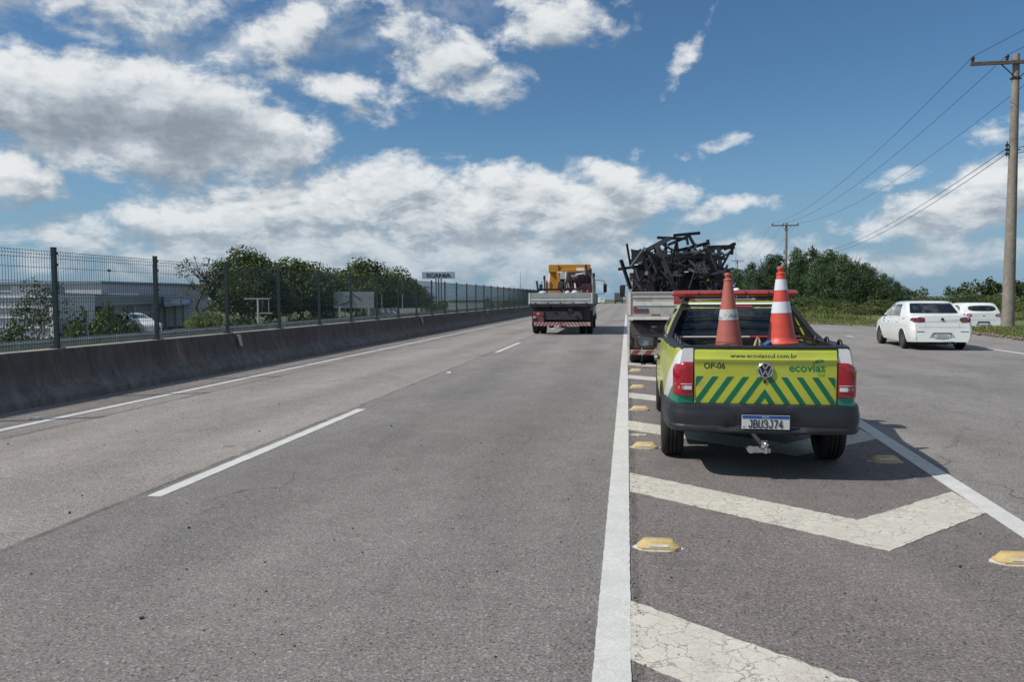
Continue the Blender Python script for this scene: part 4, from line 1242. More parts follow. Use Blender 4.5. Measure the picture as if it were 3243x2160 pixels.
def utility_pole(x, y, h, rb, rt_, arm, armx, label, low=True, rz=0.0, z=0.0, extra=False):
    t = thing('utility_pole', label, 'utility pole', (x, y, z), rz, 'utility poles along the right verge')
    mb_ = MB(); n = 9
    mb_.tube([(0.0, 0, -0.3 + (h + .3) * i / n) for i in range(n + 1)], [rb + (rt_ - rb) * i / n for i in range(n + 1)], 16)
    mb_.build('pole_shaft', WOOD, t, smooth=50)
    mb_ = MB(); mb_.box((armx, -rt_ - .05, h - .36), (arm, .10, .135)); mb_.build('crossarm', mat('arm_wood', (.12, .085, .065), .85, var=.3, vscale=6), t)
    mb_ = MB()
    for sx in (-1, 1):
        mb_.bar((sx * .62, -rt_ - .03, h - .42), (sx * .10, -rt_ - .03, h - .95), .035)
    mb_.build('brace', DARKM, t)
    mb_ = MB(); mb_.lathe([(rt_ + .02, h - 1.02), (rt_ + .035, h - 1.02), (rt_ + .035, h - .93), (rt_ + .02, h - .93)], 12); mb_.box((-.16, 0, h - .98), (.12, .04, .05)); mb_.box((.16, 0, h - .98), (.12, .04, .05)); mb_.build('pole_band', DARKM, t)
    for dx in (armx - arm / 2 + .08, -.42, armx + arm / 2 - .08):
        mb_ = MB(); mb_.lathe([(.015, -.02), (.03, .02), (.075, .05), (.05, .10), (.08, .13), (.075, .19), (.03, .23), (0, .24)], 10, (dx, -rt_ - .05, h - .28)); mb_.build('insulator', INSUL, t, smooth=50)
    if low:
        mb_ = MB(); hz_ = h * .655
        for q in range(3): mb_.lathe([(.03, 0), (.07, .02), (.07, .09), (.03, .12)], 8, (-rt_ - .13, -.02, hz_ + q * .18 - .2))
        mb_.bar((-rt_ - .12, 0, hz_ - .25), (-rt_ - .12, 0, hz_ + .38), .03); mb_.bar((-rt_ - .14, 0, hz_), (.2, -rt_ - .04, hz_), .04)
        mb_.build('secondary_rack', INSUL, t, smooth=50)
    if extra:
        mb_ = MB(); mb_.box((0, -.2, h - 3.0), (1.6, .1, .12)); mb_.lathe([(.28, 0), (.32, .1), (.32, .8), (.2, .9)], 10, (.35, -.35, h - 3.6)); mb_.build('switchgear', DARKM, t)
    return t


POLES = [(15.68, 34.4, 11.25, .245, .125), (19.9, 101, 10.8, .22, .13), (31.6, 229, 14.2, .22, .15)]
utility_pole(*POLES[0], 3.6, .0, 'tall weathered utility pole at the right edge of the photo', z=.06)
utility_pole(*POLES[1], 3.3, -.2, 'second utility pole standing in front of the pine grove', rz=R(4))
utility_pole(*POLES[2], 3.2, 0, 'farthest utility pole, beside the load of steel on the truck', z=-2.0, extra=True)


def wire(p0, p1, sag, name, label, r=.011, n=26):
    p0 = Vector(p0); p1 = Vector(p1)
    pts = [p0.lerp(p1, i / n) - Vector((0, 0, sag * 4 * (i / n) * (1 - i / n))) for i in range(n + 1)]
    mb_ = MB(); mb_.tube(pts, r, 5)
    tag(mb_.build(name, WIRE, smooth=60), label, 'cable', 'overhead cables')


def top_pt(i, dx):
    x, y, h, _, rt_ = POLES[i]; dz = -2.0 if i == 2 else .06 if i == 0 else 0
    return (x + dx, y - rt_ - .05, h + dz - .06)


a0 = (-1.72, -.42, 1.72); a1 = (-1.75, -.42, 1.37)
for q, nm in enumerate(('outer left', 'middle', 'right')):
    wire(top_pt(0, a0[q]), top_pt(1, a1[q]), 1.3 if q < 2 else 1.5, 'overhead_cable', nm + ' upper power cable between the near and the second pole')
    wire(top_pt(0, a0[q]), (15.2 + a0[q], -30, 11.0), 1.3, 'overhead_cable', nm + ' upper power cable running out of the top right corner')
    wire(top_pt(1, a1[q]), (POLES[2][0] + a1[q], 229, 12.0), 2.4, 'overhead_cable', nm + ' upper power cable beyond the second pole', r=.012)
for q, (dz, sg) in enumerate(((0.1, 1.0), (-.12, 1.15))):
    hz_ = 11.25 * .655 + .06
    wire((15.43, 34.35, hz_ + dz), (24.5, 106, 7.2 + dz), sg, 'service_cable', ('upper' if q == 0 else 'lower') + ' service cable from the near pole down behind the pine grove', r=.014)
    wire((15.85, 34.35, hz_ + dz), (19.5, -30, hz_ + dz + .3), sg, 'service_cable', ('upper' if q == 0 else 'lower') + ' service cable leaving the near pole to the right', r=.014)

# ------------------------------------------------------------------ vehicles: shared builders
CARW = mat('white_car_paint', (0.74, 0.76, 0.73), 0.25, var=0.02, coat=0.7, dirt=(0.60, 0.60, 0.56), dscale=1.2, dlo=.45, dhi=.9)
LAMP_R = mat('red_lamp_plastic', (0.30, 0.008, 0.016), 0.12, var=0.1, vscale=8, coat=0.8)
LAMP_D = mat('dark_red_lamp_plastic', (0.13, 0.022, 0.028), 0.12, var=0.1, vscale=8, coat=0.8)
LAMP_C = mat('clear_lamp_plastic', (0.60, 0.60, 0.60), 0.12, var=0.15, vscale=22, coat=0.8)
PLATE = mat('plate_white', (0.58, 0.60, 0.60), 0.45, var=0.06, vscale=20)
PLATE_B = mat('plate_blue', (0.012, 0.07, 0.28), 0.4)
TEXTK = mat('black_print', (0.012, 0.014, 0.016), 0.5)
GLASS_V = mat('car_glass', (0.035, 0.05, 0.055), 0.05, var=0.25, vscale=3, coat=0.9)


def wheel(parent, x, y, r, w, side, rim_m, hub=0.62):
    """side: -1 left (outer face towards -x), +1 right"""
    mb_ = MB(); prof_ = [(r * hub, -w * .42), (r * .90, -w * .5), (r * .975, -w * .40), (r, -w * .30)]
    for g in (-.18, 0, .18):
        prof_ += [(r, w * (g - .03)), (r - .012, w * (g - .02)), (r - .012, w * (g + .02)), (r, w * (g + .03))]
    prof_ += [(r, w * .30), (r * .975, w * .40), (r * .90, w * .5), (r * hub, w * .42)]
    mb_.lathe(prof_, 40, (0, 0, 0), 'X', closed=True)
    t_ = mb_.build('wheel', RUBBER, parent, smooth=35); t_.location = (x, y, r)
    o_ = side * w * .40
    mb_ = MB()
    mb_.lathe([(r * hub * 1.02, o_ * 1.05), (r * hub * .92, o_ * 1.05), (r * hub * .88, o_ * .6), (r * .2, o_ * .45), (r * .18, o_ * .75), (0, o_ * .78)], 30, axis='X')
    for i in range(7):
        a = i * 2 * math.pi / 7
        c_, s__ = math.cos(a), math.sin(a)
        mb_.bar((o_ * .72, c_ * r * .14, s__ * r * .14), (o_ * .95, c_ * r * hub * .93, s__ * r * hub * .93), r * .10, r * .06)
    mb_.build('rim', rim_m, t_, smooth=35)
    return t_


def body_rings(ys_, wfun, sill, belt, arches, inner=None, rows=9, yoff=None, lower_tuck=0.94, shoulder=0.97, hoodz=None):
    """closed rings; each ring runs from bottom centre up the left side, over the top centre line and down the right"""
    rg = []
    for y in ys_:
        w = wfun(y); zb = sill(y)
        for (yc, zc, ra) in arches:
            d = abs(y - yc)
            if d < ra: zb = max(zb, zc + math.sqrt(ra * ra - d * d))
        zt = belt(y)
        half = [(0, zb), (w * .55, zb), (w * lower_tuck * .97, zb)]
        for i in range(rows + 1):
            t_ = i / rows; z = zb + (zt - zb) * t_
            tt = (z - sill(y)) / max(.01, (zt - sill(y)))
            ww = w * (lower_tuck + (1 - lower_tuck) * math.sin(min(1, tt / .45) * math.pi / 2)) if tt < .45 else w * (1 - (1 - shoulder) * ((tt - .45) / .55) ** 2)
            half.append((ww, z))
        topw = half[-1][0]
        if inner and inner(y):
            fz, th = inner(y)
            half += [(topw - .015, zt + .012), (topw - th, zt + .012), (topw - th, fz), (0, fz)]
        else:
            cz = (hoodz(y) if hoodz else zt + .03)
            half += [(topw - .03, zt + (cz - zt) * .35), (topw * .82, zt + (cz - zt) * .7), (topw * .4, cz - .003), (0, cz)]
        left = [(-a, b) for a, b in half]; right = half[1:-1][::-1]
        ring = [(a, y + (yoff(b, y, a) if yoff else 0), b) for a, b in left + right]
        rg.append(ring)
    return rg


def green_rings(levels, corner=0.10, n=5):
    """levels: (z, y_rear, y_front, half width rear, half width front, [rear bow])"""
    rg = []
    for lv in levels:
        z, yr, yf, wr, wf = lv[:5]; bow = lv[5] if len(lv) > 5 else .05
        pts = []
        # rear edge left to right
        for i in range(n * 2 + 1):
            t_ = i / (n * 2) * 2 - 1
            pts.append((wr * t_ * (1 - .0), yr + bow * (t_ * t_) ** 1.2, z))
        for i in range(1, 8):
            t_ = i / 8
            mid = 1.0 + 0.035 * math.sin(t_ * math.pi)
            pts.append(((wr + (wf - wr) * t_) * mid, yr + bow + (yf - .10 - yr - bow) * t_, z))
        for i in range(n * 2 + 1):
            t_ = 1 - i / (n * 2) * 2
            pts.append((wf * t_, yf - .10 * (t_ * t_) ** 1.1, z))
        for i in range(7, 0, -1):
            t_ = i / 8
            mid = 1.0 + 0.035 * math.sin(t_ * math.pi)
            pts.append((-(wr + (wf - wr) * t_) * mid, yr + bow + (yf - .10 - yr - bow) * t_, z))
        rg.append(pts)
    return rg


def plate_text(parent, bvh, x, z, w, h, txt, base_obj=None):
    pl_ = conform([[(x - w/2, z - h/2), (x + w/2, z - h/2), (x + w/2, z + h/2), (x - w/2, z + h/2)]], 'rear', bvh, 'number_plate', PLATE, parent, off=.012, thick=.012, cell=None)
    return pl_


def lerp_fn(pts):
    def f(y):
        if y <= pts[0][0]: return pts[0][1]
        for (a, va), (b, vb) in zip(pts, pts[1:]):
            if a <= y <= b: return va + (vb - va) * (y - a) / (b - a)
        return pts[-1][1]
    return f


# ------------------------------------------------------------------ the pickup
def pickup_paint():
    mt = bpy.data.materials.new('lime_white_green_livery'); mt.use_nodes = True
    N = NT(mt.node_tree); bs = N.n['Principled BSDF']
    co = N.node('ShaderNodeTexCoord').outputs['Object']
    x, y, z = N.sep(co)
    lime = (0.415, 0.465, 0.05); white = (0.68, 0.69, 0.70); green = (0.0, 0.20, 0.115)
    b1 = N.m('MAXIMUM', N.m('MULTIPLY_ADD', y, -0.72, 1.12), N.m('MULTIPLY_ADD', y, -0.05, 0.52))
    b2 = N.m('MAXIMUM', N.m('MULTIPLY_ADD', y, -0.50, 0.83), N.m('MULTIPLY_ADD', y, -0.03, 0.40))
    c = N.mix(N.smooth(N.m('SUBTRACT', z, b1), -0.004, 0.004), white, lime)
    c = N.mix(N.smooth(N.m('SUBTRACT', z, b2), 0.004, -0.004), c, green)
    dm = N.m('MULTIPLY', N.smooth(N.noise(co, 3, 6, 0.7), 0.45, 0.8), 0.22)
    c = N.mix(dm, c, (0.34, 0.32, 0.22))
    N.put(bs.inputs['Base Color'], c)
    bs.inputs['Roughness'].default_value = 0.34
    bs.inputs['Coat Weight'].default_value = 0.5; bs.inputs['Coat Roughness'].default_value = 0.08
    return mt


LIV = pickup_paint()
LIME = mat('lime_paint', (0.415, 0.465, 0.05), 0.28, var=0.05, vscale=1.5, coat=0.5, dirt=(0.33, 0.36, 0.06), dscale=2.2, dlo=0.45, dhi=0.85)
LIME2 = mat('lime_sticker', (0.44, 0.46, 0.045), 0.45, var=0.06, dirt=(0.36, 0.33, 0.08), dscale=5)
GRN = mat('green_sticker', (0.0, 0.135, 0.068), 0.45, var=0.08)
GRNL = mat('logo_green', (0.0, 0.165, 0.075), 0.45, var=0.02)
YGR = mat('logo_pale_green', (0.26, 0.38, 0.02), 0.45, var=0.02)
BUMP = mat('grey_bumper_plastic', (0.017, 0.019, 0.025), 0.42, var=0.12, vscale=3, dirt=(0.075, 0.072, 0.07), dscale=3.2, dlo=0.5, dhi=0.85, bump=0.0008, bscale=400)

pk = thing('pickup_truck', 'lime green, white and green service pickup parked on the painted nose, seen from behind', 'pickup', (1.083, 6.2, 0), R(-1.2))
pk.scale = (.978, 1, 1)
wf = lerp_fn([(0.08, .690), (.12, .712), (.2, .735), (.4, .760), (.8, .790), (1.5, .805), (2.8, .81), (3.7, .80), (4.1, .74), (4.3, .60)])
sl = lerp_fn([(0, .42), (.6, .40), (.75, .27), (4.2, .27)])
bl = lerp_fn([(0, 1.045), (1.85, 1.045), (1.95, 1.02), (2.9, .965), (3.2, .93), (4.1, .80), (4.3, .70)])
hd = lerp_fn([(1.85, 1.03), (3.0, 1.0), (3.2, .985), (4.0, .88), (4.3, .74)])
yst = [0.08, .1, .14, .2, .3, .4, .5, .6] + [.63 + .0465 * i for i in range(17)] + [1.42, 1.6, 1.85, 1.851, 1.95, 2.1, 2.4, 2.7, 3.0, 3.2, 3.35] + [3.38 + .0465 * i for i in range(17)] + [4.18, 4.25, 4.3]
br = body_rings(yst, wf, sl, bl, [(1.0, .30, .375), (3.75, .30, .375)], shoulder=.945, inner=lambda y: (.62, wf(y) * .945 - .566 if y < .12 else .085) if y <= 1.85 else None, hoodz=hd)
mb = MB(); mb.rings(br)
pk_body = mb.build('body', LIV, pk, smooth=32)
bv = bvh_of(pk_body)
# dark wheel wells, floor and underside
mb = MB(); mb.b2((-.56, .75, .27), (.56, 4.05, .40)); mb.b2((-.52, .30, .41), (.52, 4.0, .58)); mb.tube([(-.70, 1.0, .30), (.70, 1.0, .30)], .045, 8)
mb.tube([(.32, .42, .33), (.32, .9, .33)], .03, 10); mb.box((.3, 1.5, .27), (.28, .6, .14)); mb.build('underbody', DARKM, pk)
mb = MB(); mb.b2((-.60, .125, .622), (.60, 1.84, .632)); mb.b2((-.612, .13, .63), (-.600, 1.83, 1.03)); mb.b2((.600, .13, .63), (.612, 1.83, 1.03)); mb.b2((-.60, 1.835, .632), (.60, 1.845, 1.03)); mb.build('bed_liner', BLACK, pk)
for sx in (-1, 1):
    mb = MB()
    pts = [(.085, 1.048), (1.5, 1.048), (1.5, 1.068), (.085, 1.066)]
    rg = []
    for y in (.085, .3, .6, 1.0, 1.5, 1.85):
        w_ = wf(y) * .945
        rg.append([(sx * (w_ - .12), y, 1.04), (sx * (w_ + .004), y, 1.04), (sx * (w_ - .002), y, 1.066), (sx * (w_ - .03), y, 1.073), (sx * (w_ - .12), y, 1.070)])
    mb.rings(rg); mb.build('rail_cap', BLACK, pk, smooth=40)
    for y in (.40, .85, 1.35):
        mb = MB(); a = [(sx * (.655), y + .055 * math.cos(q), 1.066 + .040 * math.sin(q)) for q in np.linspace(0, math.pi, 9)]
        mb.tube(a, .013, 8); mb.build('rope_hook', BLACK, pk, smooth=50)
# tailgate
gp = [(.056, .612), (.050, .70), (.046, .80), (.043, .90), (.041, .945), (.030, .960), (.030, .972), (.044, .985), (.050, 1.02), (.062, 1.050), (.075, 1.058), (.118, 1.058), (.118, .615)]
mb = MB()
mb.rings([[(x, y + .022 * (abs(x) / .55) ** 2.2, z) for y, z in gp] for x in np.linspace(-.556, .556, 15)])
gate = mb.build('tailgate', LIME, pk, smooth=40)
gv = bvh_of(gate)
mb = MB(); mb.rings([[(x, y + .022 * (abs(x) / .55) ** 2.2, z) for y, z in [(.056, 1.0555), (.058, 1.070), (.075, 1.078), (.12, 1.078), (.12, 1.0595), (.075, 1.0585)]] for x in np.linspace(-.566, .566, 9)])
mb.build('tailgate_cap', BLACK, gate, smooth=40)
zt_, zb_ = .832, .617
conform([[(-.546, zb_), (.546, zb_), (.546, zt_ + .004), (-.546, zt_ + .004)]], 'rear', gv, 'reflective_sheet', LIME2, gate, off=.0012, thick=.0014, cell=.12)
for sgn in (-1, 1):
    for k in range(-1, 6):
        xt = -.030 - .120 * k
        dxs = .150
        poly = [(xt - .024, zt_), (xt + .026, zt_), (xt + .026 - dxs, zb_), (xt - .024 - dxs, zb_)]
        poly = [(sgn * -1 * px if sgn == 1 else px, pz) for px, pz in poly]
        if sgn == 1: poly = poly[::-1]
        # clip at centre and at the outer edge
        cl = [((0, 0), (-sgn, 0)), ((sgn * .546, 0), (sgn, 0))]
        try:
            conform([poly], 'rear', gv, 'green_stripe', GRN, gate, off=.0026, thick=.0016, cell=.11, clip=cl)
        except ValueError: pass
conform(None, 'rear', gv, 'web_address', TEXTK, gate, off=.002, thick=.0012, cell=None, tris=text_tris('www.ecoviassul.com.br', -.014, 1.001, .52, .036))
conform(None, 'rear', gv, 'unit_number', TEXTK, gate, off=.002, thick=.0012, cell=None, tris=text_tris('OP-06', -.397, .918, .168, .048, bold=.008))
conform(None, 'rear', gv, 'company_logo', GRNL, gate, off=.002, thick=.0012, cell=None, tris=text_tris('ecovias', .325, .908, .278, .062, bold=.012))
conform(None, 'rear', gv, 'company_logo_small', YGR, gate, off=.002, thick=.0012, cell=None, tris=text_tris('Sul', .432, .859, .056, .033, bold=.008))
leafp = [(.417 + .036 * math.cos(a), .957 + .015 * math.sin(a) * (1.3 if math.sin(a) > 0 else .8) + .004 * math.cos(a)) for a in np.linspace(0, 2 * math.pi, 21)[:-1]]
conform([leafp], 'rear', gv, 'logo_leaf', GRNL, gate, off=.002, thick=.0012, cell=.02)
conform([[(.417 + .022 * math.cos(a), .958 + .006 * math.sin(a)) for a in np.linspace(0, 2 * math.pi, 15)[:-1]]], 'rear', gv, 'logo_leaf_inner', YGR, gate, off=.0035, thick=.001, cell=.02)
conform([[(.355, .953), (.385, .950), (.385, .946), (.355, .950)]], 'rear', gv, 'logo_leaf_stem', GRNL, gate, off=.002, thick=.001, cell=None)
# round emblem with the two letters
EMD = mat('emblem_dark_blue', (.012, .018, .045), .3)
mb = MB(); mb.lathe([(0, 0.0), (.056, 0.0), (.056, -.006), (0, -.008)], 36, axis='Y')
mb.cur = 1
mb.lathe([(.052, -.002), (.062, -.002), (.063, -.008), (.058, -.012), (.052, -.009)], 40, axis='Y', closed=True)


def stroke(p, q, w=.0105):
    p = Vector(p); q = Vector(q); d = (q - p).normalized(); n = Vector((-d.y, d.x)) * w / 2
    mb.prism([tuple(p + n), tuple(q + n), tuple(q - n), tuple(p - n)], 'Y', -.0125, -.006)


for a, b in (((-.025, .046), (0, .010)), ((.025, .046), (0, .010)), ((-.046, .022), (-.020, -.042)), ((-.020, -.042), (0, .001)), ((0, .001), (.020, -.042)), ((.020, -.042), (.046, .022))):
    stroke(a, b)
em = mb.build('emblem', [EMD, CHROME], gate, smooth=35); em.location = (0, .039, .886)
mb = MB(); mb.lathe([(0, -.004), (.012, -.003), (.014, .004), (0, .006)], 14, (0, .041, .795), 'Y'); mb.build('key_lock', DARKM, gate)
# dark gaps beside the tailgate, tail lamps
for sx in (-1, 1):
    mb = MB(); mb.b2((min(sx * .557, sx * .566), .077, .612), (max(sx * .557, sx * .566), .10, 1.05)); mb.build('shut_line', BLACK, pk)
    out = lerp_fn([(.672, .0), (.69, .0), (.90, .0), (.93, -.025), (.948, -.07)])
    rg = []
    for z in (.672, .680, .70, .80, .88, .915, .935, .946):
        o_ = out(z); k_ = -.006 if z in (.672, .946) else 0
        w0 = [(.568, .060 - k_), (.62, .057 - k_), (.665 + o_ * .6, .062 - k_), (.698 + o_ * .8 + k_, .080), (.716 + o_ + k_, .110), (.728 + o_ + k_, .150), (.68 + o_, .16), (.64 + o_, .14), (.568, .12)]
        rg.append([(sx * a, b, z) for a, b in w0])
    mb = MB(); mb.rings(rg); tl = mb.build('tail_lamp', LAMP_R, pk, smooth=45)
    tv = bvh_of(tl)
    pa = [(.578, .722), (.640, .722), (.640, .753), (.578, .753)]
    pb = [(.640, .724), (.688, .726), (.688, .750), (.640, .752)]
    conform([[(sx * a, b) for a, b in (pa if sx > 0 else pa[::-1])]], 'rear', tv, 'reversing_lamp', LAMP_C, tl, off=.003, thick=.004, cell=.04)
    conform([[(sx * a, b) for a, b in (pb if sx > 0 else pb[::-1])]], 'rear', tv, 'lamp_insert', mat('pink_lamp_plastic', (.42, .20, .22), .15, coat=.8), tl, off=.0025, thick=.004, cell=.04)
    for z in (.706, .764): conform([[(sx * .575, z), (sx * .710, z), (sx * .710, z + .006), (sx * .575, z + .006)][::sx]], 'rear', tv, 'lamp_rib', LAMP_C if z > .75 else LAMP_D, tl, off=.0035, thick=.004, cell=.05)
# bumper
path = [(-.774, .64), (-.764, .42), (-.752, .26), (-.735, .16), (-.702, .092), (-.650, .056), (-.56, .036), (-.45, .028), (-.30, .018), (-.15, .012), (0, .010)]
path = path + [(-x, y) for x, y in path[-2::-1]]
dense = []
for (a, b), (c_, d_) in zip(path, path[1:]):
    for i in range(3): dense.append((a + (c_ - a) * i / 3, b + (d_ - b) * i / 3))
dense.append(path[-1])
bprof = [(-.055, .616), (-.010, .612), (.012, .604), (.018, .580), (.017, .562), (.024, .545), (.026, .50), (.023, .462), (.016, .440), (.024, .425), (.022, .402), (.008, .384), (-.06, .378)]
rg = []
for i, (x, y) in enumerate(dense):
    a = Vector(dense[max(0, i-1)]); b = Vector(dense[min(len(dense)-1, i+1)]); d = (b - a).normalized(); nrm = Vector((d.y, -d.x))
    ring = []
    for o_, z in bprof:
        rec = 0.0
        if .41 < z < .56:
            e = abs(x) - (.30 - (z - .39) * .5)
            rec = -.034 * max(0, min(1, 1 - e / .07)) * (1 if z < .54 else .3)
        ring.append((x + nrm.x * (o_ + rec), y + nrm.y * (o_ + rec), z))
    ring += [(x - nrm.x * .03, y + .05 if abs(x) < .66 else y, .39), (x - nrm.x * .03, y + .05 if abs(x) < .66 else y, .60)]
    rg.append(ring)
mb = MB(); mb.rings(rg); bp = mb.build('rear_bumper', BUMP, pk, smooth=38)
bpv = bvh_of(bp)
# number plate
mb = MB(); mb.box((0, 0, 0), (.40, .008, .130)); np_ = mb.build('number_plate', PLATE, pk, bevel=.002); np_.location = (.002, -.008, .478); np_.rotation_euler = (R(4), 0, 0); np_.scale = (.93, 1, .86)
mb = MB(); mb.box((0, -.0052, .050), (.392, .003, .028)); mb.build('plate_band', PLATE_B, np_)
text_obj('plate_country', 'BRASIL', (0, -.0085, .0505), .062, .013, 'Y', PLATE, np_, .001)
GLY = {'J': [[(.1, .25), (.15, .08), (.4, 0), (.65, .08), (.75, .3), (.75, 1), (.35, 1)]], 'B': [[(0, 0), (0, 1), (.5, 1), (.75, .9), (.75, .62), (.55, .52), (0, .52)], [(.55, .52), (.82, .4), (.82, .12), (.55, 0), (0, 0)]],
       'U': [[(0, 1), (0, .2), (.2, 0), (.6, 0), (.8, .2), (.8, 1)]], '3': [[(0, .85), (.15, 1), (.6, 1), (.78, .86), (.78, .64), (.6, .53), (.3, .53)], [(.6, .53), (.8, .4), (.8, .14), (.6, 0), (.15, 0), (0, .15)]],
       '7': [[(0, 1), (.8, 1), (.28, 0)]], '4': [[(.55, 1), (0, .28), (.85, .28)], [(.6, .55), (.6, 0)]]}
mb = MB()
for i, ch_ in enumerate('JBU3J74'):
    for pl_ in GLY[ch_]:
        pl_ = [(-.142 + i * .0425 + a * .0335, -.0505 + b * .070) for a, b in pl_]
        for (a, b), (c_, d_) in zip(pl_, pl_[1:]):
            p_ = Vector((a, b)); q_ = Vector((c_, d_)); dd = (q_ - p_).normalized(); nn = Vector((-dd.y, dd.x)) * .0045; p_ -= dd * .003; q_ += dd * .003
            mb.prism([tuple(p_ + nn), tuple(q_ + nn), tuple(q_ - nn), tuple(p_ - nn)], 'Y', -.0075 - .00015 * (len(mb.v) % 7), -.005)
mb.build('plate_number', TEXTK, np_, fix=False)
text_obj('plate_country_code', 'BR', (-.180, -.0075, -.045), .018, .013, 'Y', TEXTK, np_, .002)
# tow hitch
mb = MB(); mb.box((0, .30, .30), (.05, .55, .05)); mb.bar((-.0, .03, .285), (-.0, .06, .255), .05, .04); mb.bar((-.12, .045, .245), (.05, .045, .245), .028, .035); mb.build('tow_bar', ALU, pk)
mb = MB(); mb.lathe([(.014, .225), (.013, .262), (.011, .272)] + [(.026 * math.sin(a), .292 - .026 * math.cos(a)) for a in np.linspace(.5, math.pi, 9)], 16, (.012, .03, 0)); mb.build('tow_ball', CHROME, pk, smooth=60)
mb = MB(); mb.lathe([(0, -.035), (.028, -.035), (.031, 0), (.031, .03), (.018, .04), (0, .04)], 14, (-.105, .05, .250), 'Y'); mb.box((-.065, .05, .25), (.05, .04, .05)); mb.build('trailer_socket', ALU, pk, smooth=50)
# cab
gl_ = green_rings([(.95, 1.86, 3.42, .755, .745), (1.03, 1.88, 3.26, .74, .725), (1.14, 1.93, 3.08, .715, .695), (1.26, 1.99, 2.92, .652, .64), (1.345, 2.03, 2.82, .602, .595), (1.39, 2.07, 2.76, .565, .56),
                   (1.418, 2.12, 2.70, .51, .51), (1.434, 2.22, 2.62, .40, .40), (1.440, 2.36, 2.50, .2, .2)])
mb = MB(); mb.rings(gl_); cab = mb.build('cab', LIME, pk, smooth=40)
cv = bvh_of(cab)
conform([[(-.70, .99), (.70, .99), (.545, 1.392), (-.545, 1.392)]], 'rear', cv, 'window_surround', BLACK, pk, off=.006, thick=.02, cell=.08)
conform([[(-.655, 1.02), (.655, 1.02), (.505, 1.352), (-.505, 1.352)]], 'rear', cv, 'rear_window', GLASS_D, pk, off=.011, thick=.006, cell=.1)
conform([[(-.52, 1.393), (.52, 1.393), (.50, 1.408), (-.50, 1.408)]], 'rear', cv, 'roof_reflection_strip', WTRIM, pk, off=.012, thick=.012, cell=.08)  # white strip painting the reflection along the rear roof edge
conform([[(-.51, 1.409), (.51, 1.409), (.40, 1.433), (-.40, 1.433)]], 'rear', cv, 'rail_gap_strip', BLACK, pk, off=.014, thick=.014, cell=.08)  # black strip added for the dark line of roof rails and gap
conform([[(-.17, 1.362), (.17, 1.362), (.17, 1.380), (-.17, 1.380)]], 'rear', cv, 'high_brake_lamp', mat('pink_red_lamp', (.30, .02, .05), .2, coat=.6), pk, off=.016, thick=.012, cell=.08)
